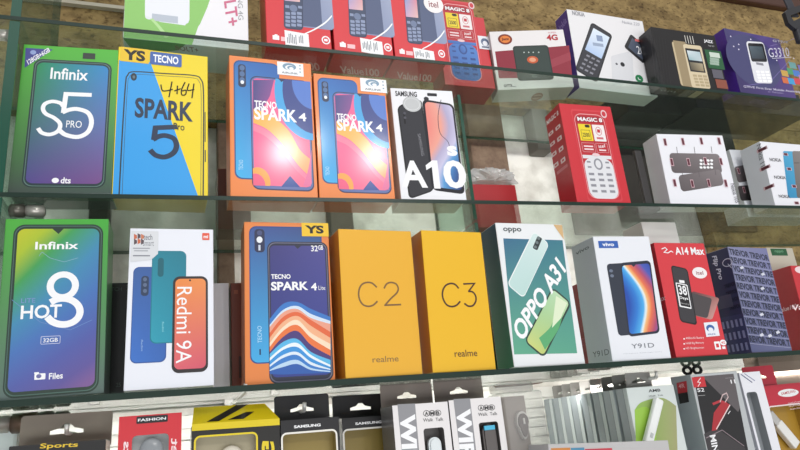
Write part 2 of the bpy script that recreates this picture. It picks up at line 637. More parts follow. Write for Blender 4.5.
struct('wall_back', box_mesh((-1.2, 0.96, 0.9), (2.4, 1.06, 2.5)), wall_material())
struct('floor', box_mesh((-2.5, -4, -0.1), (3.5, 1.06, 0)), noisy('floor_tiles', '#c4c2bc', '#dcdad4', 3, 0.4, 0.02))
BOARD = board_material()
struct('trim_1', box_mesh((-1.2, 0.93, 1.80), (2.4, 0.959, 2.125)), BOARD)
struct('trim_11', box_mesh((-1.2, 0.93, 1.735), (0.30, 0.959, 1.7995)), BOARD)
struct('trim_2', box_mesh((0.99, 0.932, 1.31), (2.4, 0.959, 1.7995)), BOARD)
struct('trim_3', box_mesh((-1.2, 0.915, 2.126), (2.4, 0.959, 2.19), 0.004), K('#4a2a1c', 0.5, 0.2))
struct('trim_4', box_mesh((-0.6, 0.920, 1.912), (0.02, 0.929, 1.918)), K('#b8b0a0', 0.6, 0))
# grooved white slatwall under the lowest shelf
bm = bmesh.new()
z = 0.98
while z < 1.29:
    add_box(bm, (-0.5, 0.935, z), (1.6, 0.958, z + 0.0125))
    z += 0.0142
add_box(bm, (-0.5, 0.945, 0.98), (1.6, 0.959, 1.295))
bmesh.ops.recalc_face_normals(bm, faces=bm.faces)
struct('wall_slatted', bm, slat_material())
# brown uprights fixed to the wall; the last, near-black panel stands in for shade
WOOD = noisy('brown_wood', '#5a4638', '#806a58', 30, 0.7, 0.2)
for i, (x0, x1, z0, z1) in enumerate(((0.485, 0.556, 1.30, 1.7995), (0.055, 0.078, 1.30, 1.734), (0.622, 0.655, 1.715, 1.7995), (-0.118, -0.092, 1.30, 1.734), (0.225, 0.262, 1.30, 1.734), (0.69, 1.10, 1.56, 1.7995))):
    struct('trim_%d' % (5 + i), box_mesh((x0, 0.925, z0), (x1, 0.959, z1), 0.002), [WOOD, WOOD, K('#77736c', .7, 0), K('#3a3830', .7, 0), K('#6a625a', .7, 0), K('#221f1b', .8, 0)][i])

# ---------------------------------------------------------------- glass shelves, panels, clamps
def glass_shelf(label, s, group, thick=0.005, y0=0.68, y1=0.89):
    x0, x1 = -0.55, 1.55
    t = thing('glass_shelf', label, 'shelf', ((x0 + x1) / 2, y0, shelf_z(s, (x0 + x1) / 2)), (0, -math.atan(s[1]), 0), group)
    hx = (x1 - x0) / 2
    link('pane', box_mesh((-hx, 0.0005, -thick), (hx, y1 - y0 - 0.0005, -0.0002)), GLASS, t)
    for nm, ya, yb, m in (('front_edge', -0.0002, 0.0005, EDGE), ('rear_edge', y1 - y0 - 0.0005, y1 - y0, EDGEL)):
        link(nm, box_mesh((-hx, ya, -thick), (hx, yb, -0.0002)), m, t)
    return t

glass_shelf('top glass shelf carrying the red keypad phone boxes', S1, 'glass shelves')
glass_shelf('middle glass shelf carrying the two orange phone boxes', S2, 'glass shelves')
glass_shelf('lowest visible glass shelf with dark green edge carrying the yellow boxes', S3, 'glass shelves', 0.0065)
glass_shelf('bottom glass shelf on which the accessory packs stand', (1.10, 0), 'glass shelves')

def glass_panel(label, x, y0, y1, z0, z1, thick):
    t = thing('glass_divider', label, 'glass divider', (x, y0, z0), group='upright glass dividers')
    link('pane', box_mesh((-thick / 2, 0.001, 0), (thick / 2, y1 - y0 - 0.001, z1 - z0)), PANEL, t)
    link('front_edge', box_mesh((-thick / 2, 0, 0), (thick / 2, 0.001, z1 - z0)), K('#0f4a38', .25, .2), t)
    link('rear_edge', box_mesh((-thick / 2, y1 - y0 - 0.001, 0), (thick / 2, y1 - y0, z1 - z0)), EDGEL, t)
for lab, za, zb in (('thick green edged glass panel left of the top shelf boxes', shelf_z(S1, -.168) + .0003, 2.12),
                    ('thick green edged glass panel at the left end of the middle shelf', shelf_z(S2, -.168) + .0003, shelf_z(S1, -.168) - .0055),
                    ('thick green edged glass panel at the left end of the lowest visible shelf', shelf_z(S3, -.168) + .0003, shelf_z(S2, -.168) - .0055)):
    glass_panel(lab, -0.1702, 0.681, 0.885, za, zb, 0.010)
for lab, za, zb in (('upright glass divider between the white phone box with black text and the red box', shelf_z(S2, .386) + .0003, shelf_z(S1, .386) - .0055),
                    ('upright glass divider behind the gap between yellow box and white edged teal box', shelf_z(S3, .386) + .0003, shelf_z(S2, .386) - .0055)):
    glass_panel(lab, 0.3865, 0.752, 0.885, za, zb, 0.005)

def clamp(label, segs, loc, m):
    t = thing('shelf_clamp', label, 'clamp', loc, group='metal shelf clamps')
    for i, (x0, x1, r, nm, mm) in enumerate(segs):
        bm = bmesh.new()
        add_cyl(bm, (x0, 0, 0), (x1, 0, 0), r, 24, bevel=0.0012)
        link(nm, bm, mm, t, True)
    return t
zc = shelf_z(S3, -.165) - 0.0076
clamp('bronze metal shelf clamp in four sections at the lower left', ((-.075, -.036, .0085, 'rod', CHROME), (-.0355, -.012, .0098, 'collar', K('#6a5648', .3, .2, .8)), (-.0115, .002, .0098, 'collar', DARKMETAL), (.0025, .016, .0085, 'end_cap', DARKMETAL)), (-.118, .748, zc - .0099), CHROME)
clamp('small chrome shelf clamp above the green box with rainbow screen', ((-.012, .002, .007, 'rod', DARKMETAL), (.0025, .020, .0062, 'collar', CHROME)), (-.150, .70, shelf_z(S2, -.16) - .0125), CHROME)
clamp('short chrome clamp outside the left glass panel', ((-.016, .0, .0065, 'rod', CHROME),), (-.1757, .70, shelf_z(S1, -.17) - .0125), CHROME)

# ---------------------------------------------------------------- middle shelf
MG = 'phone boxes on the middle shelf'
LG = 'phone boxes on the lower shelf'
TG = 'phone boxes on the top shelf'
Wt = K('#f2f2f4')

# print on the front face
P = print_map(0.010236, 0.00114543, -0.294351, 4.4173e-05, -0.00679805, 1.31381, -0.000424255, 0.000575713)
b = box_thing('phone_box', 'green phone box with purple screen and purple corner sticker', (-0.1152, 0.6868, 1.5125), (-0.0300, 0.0001, -0.0591), (0.0964, 0.0450, 0.1779), G('#39443f', '#3d4f49', '#4fae36', '#53b63a'), K('#3f7a3c'), K('#2d3a36'), group=MG)
art(b, 'phone_picture', 'front', [
    R((0.123, 0.900), (0.936, 0.038), K('#1d2f33'), .009), R((0.137, 0.892), (0.922, 0.044), K('#56766c'), .0082), R((0.145, 0.887), (0.913, 0.049), K('#20343a'), .008),
    R((0.159, 0.875), (0.900, 0.063), G('#4d3f86', '#744a86', '#1d8a4e', '#2c86c4'), .0065),
    R((0.619, 0.963), (0.751, 0.919), K('#2c3430'))])
art(b, 'lettering', 'front', [X('Infinix', (0.301, 0.761), (0.689, 0.843), Wt, .018),
    LS([(0.456, 0.576), (0.423, 0.596), (0.342, 0.604), (0.274, 0.585), (0.259, 0.550), (0.294, 0.517), (0.377, 0.492), (0.442, 0.453), (0.428, 0.405), (0.352, 0.380), (0.272, 0.389), (0.234, 0.415)], .0042, Wt),
    L([(0.729, 0.661), (0.476, 0.660), (0.466, 0.535)], .0048, Wt), LS([(0.466, 0.535), (0.530, 0.553), (0.611, 0.558), (0.716, 0.535), (0.758, 0.474), (0.729, 0.405), (0.632, 0.369), (0.510, 0.380), (0.448, 0.406)], .0048, Wt),
    X('PRO', (0.504, 0.430), (0.661, 0.478), Wt), E((0.408, 0.066), (0.477, 0.099), Wt), X('dts', (0.495, 0.064), (0.593, 0.103), Wt, .02)])
st = art(b, 'corner_sticker', 'front', [Q([(0.022, 0.972), (0.303, 0.973), (0.034, 0.829)], K('#41448c'))], .0012, 'purple triangular corner sticker')
art(b, 'sticker_lettering', 'front', [T('128GB+6GB', (0.070, 0.852), (0.280, 0.956), (0.045, 0.883), Wt, .02), E((0.074, 0.927), (0.135, 0.959), K('#8fa0d0'))], .0014, parent=st)

# print on the front face
P = print_map(0.0102068, 0.000491398, -1.23417, 0.000247453, -0.00645378, 1.22737, -0.000558033, 0.000524053)
b = box_thing('phone_box', 'phone box half blue half yellow with black handwriting on it', (-0.0181, 0.6877, 1.5127), (-0.0122, -0.0002, 0.0390), (0.0975, 0.0480, 0.1818), K('#ecd21c'), K('#d8e4ee'), K('#c8a818'), group=MG)
art(b, 'blue_panel', 'front', [Q([(0.012, 0.901), (0.351, 0.908), (0.890, 0.012), (0.010, -0.006)], K('#2c9be2'))])
art(b, 'phone_picture', 'front', [LS([(0.074, -0.005), (0.080, 0.419), (0.091, 0.736), (0.108, 0.797), (0.175, 0.828), (0.514, 0.838), (0.841, 0.846), (0.921, 0.821), (0.949, 0.746), (0.951, 0.460), (0.946, 0.016)], .0014, K('#26302c')), LS([(0.104, -0.004), (0.106, 0.420), (0.113, 0.723), (0.125, 0.780), (0.187, 0.810), (0.514, 0.821), (0.830, 0.827), (0.898, 0.806), (0.922, 0.737), (0.924, 0.458), (0.920, 0.015)], .0005, K('#3a4a50')),
    E((0.142, 0.764), (0.208, 0.818), K('#1e2a34')), E((0.162, 0.779), (0.190, 0.802), K('#58707c')), R((0.963, 0.588), (0.973, 0.377), K('#26302c')), R((0.964, 0.321), (0.975, 0.240), K('#26302c'))])
art(b, 'lettering', 'front', [X('SPARK', (0.199, 0.509), (0.831, 0.649), K('#182c48'), .03),
    L([(0.645, 0.466), (0.424, 0.449), (0.411, 0.373)], .0058, K('#182c48')), LS([(0.411, 0.373), (0.464, 0.393), (0.538, 0.401), (0.625, 0.383), (0.653, 0.336), (0.622, 0.288), (0.532, 0.257), (0.437, 0.264), (0.383, 0.292)], .0058, K('#182c48')),
    X('Pro', (0.618, 0.444), (0.738, 0.494), K('#3a3a20'), .01)])
st = art(b, 'shop_sticker', 'front', [R((0.023, 0.895), (0.332, 0.999), K('#e8c024'))], .0012, 'yellow corner sticker')
art(b, 'sticker_lettering', 'front', [X('YS', (0.053, 0.907), (0.292, 0.985), K('#1a1408'), .045)], .0014, parent=st)
st = art(b, 'brand_tag', 'front', [R((0.344, 0.895), (0.699, 0.989), K('#3f62a8'), .002)], .0012, 'blue name tag')
art(b, 'tag_lettering', 'front', [X('TECNO', (0.378, 0.913), (0.662, 0.970), Wt, .03)], .0014, parent=st)
ink = K('#14141a', .6, 0)
art(b, 'handwriting', 'front', [LS(q, .0013, ink) for q in (
    [(0.472, 0.753), (0.496, 0.711), (0.600, 0.728)], [(0.593, 0.782), (0.563, 0.672)], [(0.623, 0.719), (0.689, 0.738)], [(0.655, 0.757), (0.651, 0.699)],
    [(0.739, 0.788), (0.701, 0.731), (0.707, 0.695), (0.746, 0.701), (0.751, 0.731), (0.712, 0.724)], [(0.784, 0.780), (0.768, 0.732), (0.842, 0.743)], [(0.841, 0.784), (0.819, 0.680)])], .0012, 'black marker handwriting')

def spark_four(label, pose, stick):
    loc, rot, dim = pose
    # print on the front face
    P = print_map(0.0106397, -0.000101884, -2.43185, 0.000222089, -0.00643236, 1.21052, -0.000522774, 0.000501558)
    b = box_thing('phone_box', label, loc, rot, dim, K('#e88544'), K('#d0723a'), K('#e27c42'), group=MG)
    scr = ((0.253, 0.077), (0.979, 0.856))
    art(b, 'phone_picture', 'front', [
        R((0.050, 0.969), (0.595, 0.116), K('#1f4f86'), .008), R((0.064, 0.960), (0.595, 0.125), G('#39b0e6', '#2a86d0', '#2468b4', '#1f5ca8'), .0074),
        R((0.103, 0.938), (0.193, 0.767), K('#16284a'), .0035), *[E(P(239.6, y + 5), P(244.6, y), K('#4a6a98')) for y in (65.5, 71.5, 77.5)], E((0.129, 0.790), (0.171, 0.818), K('#e8eef4')),
        T('TECNO', (0.144, 0.179), (0.146, 0.247), (0.093, 0.177), K('#a8d4f0'), .01),
        R((0.242, 0.860), (0.961, 0.050), K('#1b2a52'), .0085), R((0.252, 0.853), (0.949, 0.058), K('#5a6aa4'), .0078),
        R((0.266, 0.843), (0.933, 0.079), G('#f0608a', '#ee7090', '#e85a92', '#f06898'), .0065),
        Q([(0.277, 0.828), (0.530, 0.844), (0.475, 0.720), (0.375, 0.611), (0.268, 0.555)], G('#4a3a80', '#a04a90', '#33407e', '#7a4a90')),
        E((0.530, 0.415), (1.389, 1.097), K('#3aa0dc'), scr), E((0.628, 0.463), (1.386, 1.072), K('#2b3f86'), scr), E((0.749, 0.645), (1.250, 1.031), K('#4f78c8'), scr),
        BD([(0.271, 0.512), (0.439, 0.469), (0.622, 0.362), (0.779, 0.232), (0.931, 0.145)], [(0.274, 0.613), (0.468, 0.579), (0.677, 0.479), (0.811, 0.340), (0.942, 0.273)], G('#f4b060', '#f6a070', '#f2b040', '#f4c070')),
        BD([(0.269, 0.455), (0.413, 0.418), (0.595, 0.318), (0.752, 0.196), (0.927, 0.103)], [(0.271, 0.505), (0.439, 0.462), (0.621, 0.355), (0.778, 0.225), (0.930, 0.138)], K('#ef7a9a')),
        E((0.171, 0.005), (0.449, 0.201), K('#efa044'), scr), E((0.171, 0.005), (0.390, 0.158), K('#e85a80'), scr),
        Q([(0.569, 0.074), (0.679, 0.152), (0.791, 0.079)], K('#2c4a94')),
        BD([(0.827, 0.084), (0.896, 0.201), (0.949, 0.345)], [(0.919, 0.086), (0.933, 0.188), (0.950, 0.338)], K('#e0709c')),
        Q([(0.579, 0.857), (0.665, 0.857), (0.621, 0.832)], K('#1b2a52'))])
    art(b, 'lettering', 'front', [X('TECNO', (0.287, 0.626), (0.551, 0.678), Wt, .03), X('SPARK', (0.282, 0.537), (0.790, 0.630), Wt, .03), X('4', (0.813, 0.551), (0.906, 0.612), Wt, .025)])
    (a0, a1), (c0, c1) = stick
    f = lambda u, v: (a0 + (c0 - a0) * u, a1 + (c1 - a1) * v)
    st = art(b, 'shop_sticker', 'front', [R(f(0, 0), f(1, 1), K('#eef0f2'))], .0016, 'white shop sticker')
    g = K('#7a98b0')
    art(b, 'sticker_lettering', 'front', [E(f(.2, .4), f(.72, .95), g), E(f(.3, .4), f(.66, .8), K('#eef0f2')), E(f(.38, .45), f(.66, .76), g), E(f(.45, .45), f(.62, .66), K('#eef0f2')), X('AIRLINK', f(.16, .12), f(.78, .26), K('#384858'), .01),
        *[R(f(.84, v), f(.9, v + .08), g) for v in (.3, .55, .8)]], .0019, parent=st)
    return b
# print on the front face
P = print_map(0.0106397, -0.000101884, -2.43185, 0.000222089, -0.00643236, 1.21052, -0.000522774, 0.000501558)
spark_four('left and taller of the two orange boxes with pink and blue screen', ((0.1037, 0.6850, 1.5136), (0.0018, 0.0030, 0.0154), (0.0991, 0.0480, 0.1807)), ((0.575, 0.889), (0.899, 0.989)))
# print on the front face
P = print_map(0.0119336, -0.000598964, -3.69412, 0.000199035, -0.00704098, 1.33556, -0.000487966, 0.000488486)
spark_four('right and lower of the two orange boxes with pink and blue screen', ((0.2021, 0.6877, 1.5147), (0.0108, 0.0054, -0.0086), (0.0934, 0.0480, 0.1666)), ((0.641, 0.881), (1.015, 0.995)))

# print on the front face
P = print_map(0.0140544, -0.00139618, -5.36121, 4.49098e-05, -0.00793321, 1.56823, -0.00040684, 0.000548892)
b = box_thing('phone_box', 'white phone box with black phones and silver round seal', (0.2999, 0.6864, 1.5164), (-0.0156, 0.0051, -0.0697), (0.0855, 0.0480, 0.1570), K('#ececf0', .55, 0), Km('#d8d0c4'), Km('#c8bcaa'), group=MG)
art(b, 'phone_picture', 'front', [
    PR((0.115, 0.004), (0.517, 0.082), (0.079, 0.831), Km('#26262a'), .007), PR((0.141, 0.021), (0.496, 0.091), (0.105, 0.822), Km('#34343a'), .006),
    R((0.163, 0.777), (0.190, 0.668), Km('#18181c'), .001), E((0.164, 0.754), (0.207, 0.779), Km('#50505a')), E((0.164, 0.713), (0.207, 0.737), Km('#50505a')),
    T('SAMSUNG', (0.353, 0.580), (0.377, 0.382), (0.398, 0.585), Km('#8a8a90')),
    PR((0.479, 0.086), (0.984, 0.050), (0.489, 0.908), Km('#1e1e26'), .007), PR((0.515, 0.113), (0.953, 0.085), (0.526, 0.886), swirl(((0, '#e88a80'), (.22, '#e8a090'), (.38, '#b0a8c8'), (.55, '#c8c4e0'), (.68, '#5a9ad0'), (.85, '#3a6aa8'), (1, '#2a3a70')), .55, -.35, .16, 5.5, 1.0, .35, .55, 0), .006),
    R((0.582, 0.968), (0.738, 0.940), Km('#2a2a30'), .001), E((0.517, 0.890), (0.598, 0.931), Km('#2a2a30')),
    LS([(0.796, 0.908), (0.715, 0.754), (0.713, 0.596), (0.823, 0.516), (0.834, 0.425)], .0008, Km('#3a3a48'))])
art(b, 'lettering', 'front', [X('SAMSUNG', (0.071, 0.924), (0.413, 0.973), Km('#222228'), .025), X('A', (0.021, 0.105), (0.423, 0.339), Km('#f2f2f4'), .03), Q([(0.516, 0.099), (0.614, 0.098), (0.614, 0.345), (0.533, 0.345), (0.424, 0.300), (0.428, 0.258), (0.518, 0.287)], Km('#f2f2f4')), X('0', (0.683, 0.101), (1.041, 0.351), Km('#f2f2f4'), .03), X('s', (0.788, 0.388), (0.950, 0.481), Km('#f2f2f4'), .045)])
art(b, 'round_seal', 'front', [E((0.172, 0.782), (0.468, 0.927), K('#b4b6b8', .3, .5)), RG((0.198, 0.797), (0.441, 0.912), K('#d0d2d4', .3, .5), .0006)], .0014, 'silver round seal')

# print on the left face
P = print_map(-0.0992519, 0.017606, 51.9969, 0.0100829, 0.0146481, -8.78463, -0.00471972, -3.61768e-05)
b = box_thing('phone_box', 'red keypad phone box standing alone right of the glass divider', (0.5514, 0.6858, 1.5189), (-0.0102, 0.0094, -0.0442), (0.0853, 0.0420, 0.1517), K('#c82632'), K('#b81e2a'), K('#c02632'), group=MG)
art(b, 'side_print', 'left', [T('MAGIC 8', (0.053, 0.902), (0.868, 0.896), (0.072, 0.948), Wt, .02), *[s for q in (
    ((0.050, 0.778), (0.377, 0.812)), ((0.537, 0.771), (0.856, 0.807)), ((0.034, 0.669), (0.359, 0.704)), ((0.523, 0.655), (0.819, 0.697)), ((0.018, 0.560), (0.347, 0.601)), ((0.505, 0.549), (0.799, 0.592)), ((0.020, 0.445), (0.348, 0.487)), ((0.503, 0.434), (0.796, 0.478)))
    for s in (R(q[0], q[1], K('#e8d0d2'), .001), R((q[0][0] * .7 + q[1][0] * .3, q[0][1] * .7 + q[1][1] * .3), (q[0][0] * .3 + q[1][0] * .7, q[0][1] * .3 + q[1][1] * .7), K('#b81e2a'), .0005))],
    R((0.158, 0.397), (0.858, 0.367), K('#d07078'))])
# print on the front face
P = print_map(0.015423, -0.00287835, -8.32022, 0.000161853, -0.00816909, 1.55982, -0.000442515, 0.000534096)
def magic_front(b, f, phone_mat, key_mat):
    """red phone card: name bar, yellow and white squares above a keypad phone; f maps picture fractions to the face"""
    art(b, 'phone_picture', 'front', [
        R(f(-.06, -.03), f(1.06, 1.05), K('#d03a44'), .004), R(f(-.03, -.01), f(1.03, 1.03), K('#c42430'), .004),
        R(f(0, 0), f(1, 1), K('#e4a0a4'), .012), R(f(.02, .01), f(.98, .99), K('#b8202c'), .011),
        R(f(.04, 0.0), f(.97, .465), phone_mat, .013), Q([f(.04, .46), f(.97, .46), f(.97, .5), f(.04, .5)], phone_mat),
        E(f(.36, .465), f(.64, .33), key_mat), E(f(.41, .445), f(.59, .35), phone_mat),
        R(f(.14, .43), f(.26, .41), key_mat), R(f(.74, .43), f(.86, .41), key_mat), R(f(.14, .37), f(.26, .35), key_mat), R(f(.74, .37), f(.86, .35), key_mat),
        *[R(f(x, y), f(x + .17, y + .028), key_mat, .0004) for x in (.13, .42, .70) for y in (.07, .135, .20, .265)],
        R(f(.06, .90), f(.94, .965), K('#98182a'), .002),
        R(f(.08, .67), f(.5, .87), K('#e8d022'), .001), R(f(.16, .69), f(.42, .79), K('#e8d022')), O(f(.14, .685), f(.44, .8), K('#2a2408'), .0008, .0006), R(f(.3, .83), f(.46, .865), K('#2a2408'), .002), X('2500', f(.18, .715), f(.4, .765), K('#2a2408'), .02),
        R(f(.54, .67), f(.93, .87), K('#ece4e4'), .001), RG(f(.63, .74), f(.83, .845), K('#c02838'), .0008), R(f(.68, .775), f(.78, .815), K('#c02838')), R(f(.62, .695), f(.84, .72), K('#c86870')),
        O(f(.08, .535), f(.5, .645), K('#e8c0c4'), .001, .0004), R(f(.14, .595), f(.44, .612), K('#f0d8da')), R(f(.14, .56), f(.44, .577), K('#f0d8da')),
        O(f(.54, .535), f(.93, .645), K('#e8c0c4'), .001, .0004), T('itel', f(.62, .585), f(.84, .6), f(.62, .625), K('#f0d8da'), .02), R(f(.62, .555), f(.85, .572), K('#f0d8da')),
        E(f(.36, .525), f(.6, .49), K('#e8c8cc'))])
    art(b, 'lettering', 'front', [X('MAGIC 8', f(.1, .905), f(.92, .955), Wt, .035)])
    art(b, 'round_logo', 'front', [E(f(.92, .96), f(1.12, 1.06), K('#e4c4c8')), E(f(.955, .978), f(1.085, 1.043), K('#c83440'))], .0018)
def fm(u, v, bl=(0.237, 0.040), br=(0.816, 0.047), tl=(0.362, 0.903)): return (bl[0] + (br[0] - bl[0]) * u, bl[1] + (tl[1] - bl[1]) * v)
magic_front(b, fm, K('#dcdce0'), K('#8c8c94'))

def ladder_marks(pts, w_, h_, m1=K('#d8b4bc'), m2=K('#5c2432')):
    out = []
    for u, v in pts:
        out.append([R((u - w_ / 2, v - h_ / 2), (u + w_ / 2, v + h_ / 2), m1), R((u - w_ * .36, v - h_ * .42), (u + w_ * .36, v + h_ * .42), m2)])
    return out
# print on the front face
P = print_map(0.0123911, -0.00256187, -7.78788, -3.98799e-05, -0.0117842, 2.4413, -0.000342884, 0.000479618)
b = box_thing('phone_box', 'white feature phone box with two grey phones and maroon tape marks in front', (0.7280, 0.6867, 1.5208), (0.0238, 0.0132, -0.1101), (0.1148, 0.0360, 0.1122), K('#e8e8ee'), K('#d4d6dc'), K('#dcdcdc'), group=MG)
gy = G('#5a5254', '#6c6466', '#6a6264', '#827a7c')
art(b, 'phone_picture', 'front', [PR((0.112, 0.441), (0.862, 0.440), (0.130, 0.725), gy, .006), PR((0.192, 0.177), (0.844, 0.276), (0.192, 0.406), gy, .006),
    *[E(P(x - 1.2, y + 1.2), P(x + 1.2, y - 1.2), Wt) for x in (701, 704.5, 708, 711.5) for y in (160.5, 164, 167.5)],
    *[L([P(x, y0), P(x + 1, y1)], .0008, K('#5c5458')) for x, y0, y1 in ((676.5, 147, 154), (694, 147, 154), (711, 146.5, 153))],
    *[L([P(x, y0), P(x + .8, y1)], .0008, K('#5c5458')) for x, y0, y1 in ((682, 171, 176), (698.5, 171, 177), (715, 170, 175))]])
for mk in ladder_marks([(0.105, 0.880), (0.372, 0.894), (0.652, 0.907), (0.925, 0.913), (0.140, 0.594), (0.387, 0.597), (0.643, 0.615), (0.877, 0.612), (0.118, 0.301), (0.371, 0.291), (0.618, 0.304), (0.872, 0.299)], .045, .11):
    art(b, 'tape_mark', 'front', mk, .0018, 'maroon tape mark')
art(b, 'lettering', 'front', [T('Nokia 105', (0.938, 0.291), (0.946, 0.023), (1.001, 0.297), K('#4a4a52'))])
b = box_thing('phone_box', 'white feature phone box half hidden between two tape marked white boxes', (0.9409, 0.7349, 1.5223), (-0.0082, -0.0070, -0.0270), (0.1543, 0.0450, 0.1191), K('#e0e2e8'), K('#d0d2d8'), group=MG)
# print on the front face
P = print_map(0.0101299, -0.0029112, -6.95269, 1.42898e-05, -0.0109531, 2.36608, -0.00046614, 0.000527197)
art(b, 'phone_picture', 'front', [PR((-0.013, 0.495), (0.350, 0.579), (-0.005, 0.734), gy, .005), PR((-0.042, 0.230), (0.332, 0.264), (-0.031, 0.450), G('#2a2628', '#3a3436', '#4a4446', '#4a4446'), .004)])
for mk in ladder_marks([(0.041, 0.675), (0.041, 0.392)], .03, .09):
    art(b, 'tape_mark', 'front', mk, .0018, 'maroon tape mark')
b = box_thing('phone_box', 'white feature phone box with blue phone at the right edge of the middle shelf', (0.9174, 0.6882, 1.5226), (0.0322, 0.0141, -0.0071), (0.1000, 0.0400, 0.1078), K('#e8e8ee'), K('#d8dae2'), K('#dcdcdc'), group=MG)
# print on the front face
P = print_map(0.0146107, -0.00359779, -10.5902, 0.000473686, -0.0108854, 1.8719, -0.000485373, 0.000449399)
art(b, 'phone_picture', 'front', [PR((0.298, 0.127), (0.873, 0.148), (0.435, 0.870), G('#2a86b4', '#3f9cc8', '#3f9cc8', '#58b0d4'), .004), PR((0.487, 0.134), (1.091, 0.156), (0.641, 0.883), G('#66605e', '#7c7674', '#7c7674', '#8c8684'), .004),
    *[X('NOKIA', P(x, y + 1.2), P(x + 10.5, y - 1.4), K('#33333a'), .02) for x, y in ((770, 160), (774.5, 177.5), (779, 196.5))], L([(0.617, 0.689), (0.726, 0.695)], .0008, BLACK)])
for mk in ladder_marks([(0.481, 0.819), (0.476, 0.586), (0.487, 0.315), (0.450, 0.056)], .1, .045):
    art(b, 'tape_mark', 'front', mk, .0018, 'maroon tape mark')
# print on the left face
P = print_map(-0.133316, 0.0314166, 93.8568, 0.0157477, 0.0422043, -20.8939, -0.00520646, -0.00012958)
art(b, 'side_print', 'left', [T('Nokia 110', (0.815, 0.953), (0.756, 0.550), (1.041, 0.964), K('#4a4a52'))])
for mk in ladder_marks([(1.016, 0.865), (0.949, 0.585), (0.921, 0.294)], .5, .05):
    art(b, 'tape_mark', 'left', mk, .0012, 'maroon tape mark')

# things at the back of the middle shelf
b = box_thing('cardboard_box', 'small dark brown box between blue yellow box and orange box', (0.0681, 0.8000, 1.5132), (-0.0101, 0.0020, 0.0037), (0.0413, 0.0450, 0.0840), K('#5a3228'), K('#4a281f'), top=K('#e0d8d0'), group='boxes at the back of the middle shelf')
b = box_thing('cardboard_box', 'deep red box lying at the back right of the glass divider', (0.4447, 0.7900, 1.5169), (-0.0098, -0.0093, -0.0147), (0.0713, 0.0450, 0.0675), K('#ae1c24'), K('#98181f'), group='boxes at the back of the middle shelf')
t = thing('plastic_bag', 'crumpled clear plastic bag resting on the deep red box', 'bag', (0.447, 0.802, 1.25 + .341))
bm = bmesh.new()
bmesh.ops.create_icosphere(bm, subdivisions=4, radius=1)
for v in bm.verts:
    c_ = v.co
    k = 1 + .22 * math.sin(7 * c_.x + 3 * c_.z) * math.cos(9 * c_.y + 4 * c_.x) + .12 * math.sin(17 * c_.x + 13 * c_.y)
    v.co = Vector((c_.x * .038 * k, c_.y * .016 * k, max(-.0078, c_.z * .014 * k) + .0078))
link('film', bm, thin_glass('crinkled_film', '#f0f0f0', .3, '#f0f0f0', .15), t)
t = thing('metal_upright', 'dark upright bar on a foot right of the lone red box', 'bracket', (.654, .715, shelf_z(S2, .654) + .0002))
link('bar', box_mesh((-.006, 0, .007), (.006, .006, .098), .001), K('#3c3a3a', .5, .1), t)
link('foot', box_mesh((-.020, -.006, 0), (.012, .016, .007), .001), K('#26262a', .5, .1), t)

# ---------------------------------------------------------------- lower shelf
# print on the front face
P = print_map(0.0101018, 0.000734248, -0.216048, -0.000482543, -0.00599628, 2.4076, -0.000487625, 0.000437392)
b = box_thing('phone_box', 'green phone box with rainbow screen and white folder symbol', (-0.1125, 0.6922, 1.3094), (0.0387, -0.0137, -0.0055), (0.0932, 0.0545, 0.1754), G('#5a6a68', '#566864', '#4aa83a', '#44a63a'), G('#4c605c', '#3c5450', '#46964a', '#3f8e46'), K('#405a50'), group=LG, right=G('#46504e', '#46504e', '#4f8a52', '#4f8a52'))
art(b, 'phone_picture', 'front', [R((0.083, 0.966), (0.949, 0.011), K('#22382e'), .010), R((0.096, 0.958), (0.935, 0.020), K('#4a6a60'), .0092), R((0.103, 0.953), (0.927, 0.025), K('#22382e'), .009),
    R((0.123, 0.940), (0.910, 0.042), swirl(((0, '#c4c024'), (.14, '#a8bc2c'), (.24, '#3f9a52'), (.4, '#3f88b0'), (.55, '#4470b4'), (.74, '#4f5aa4'), (.9, '#5c5298'), (1, '#7a5894')), .30, -.72, .04, 5, 2.4, .72), .0065),
    Q([(0.444, 0.942), (0.560, 0.942), (0.509, 0.909)], K('#22382e')),
    L([(0.335, 0.781), (0.361, 0.804), (0.440, 0.768), (0.575, 0.744), (0.708, 0.766)], .0004, K('#8ab0c8')), L([(0.111, 0.536), (0.379, 0.408), (0.661, 0.356), (0.866, 0.406)], .0005, K('#6a8ac0'))])
art(b, 'lettering', 'front', [X('Infinix', (0.294, 0.819), (0.707, 0.864), Wt, .02),
    RG((0.422, 0.523), (0.728, 0.689), Wt, .0062), LS([P(63 + 17 * math.cos(math.radians(a)), 311.5 - 13 * math.sin(math.radians(a))) for a in range(130, -151, -14)], .0064, Wt),
    X('HOT', (0.198, 0.427), (0.574, 0.503), Wt, .02), X('LITE', (0.195, 0.517), (0.325, 0.542), K('#7a90c8')),
    O((0.394, 0.285), (0.574, 0.328), K('#e0e0f0'), .001, .0004), X('32GB', (0.416, 0.295), (0.552, 0.317), Wt, .01),
    R((0.355, 0.098), (0.454, 0.130), Wt, .0008), R((0.352, 0.129), (0.394, 0.138), Wt), E((0.371, 0.105), (0.418, 0.127), K('#6a6aa0')), X('Files', (0.486, 0.095), (0.613, 0.128), Wt, .02)])

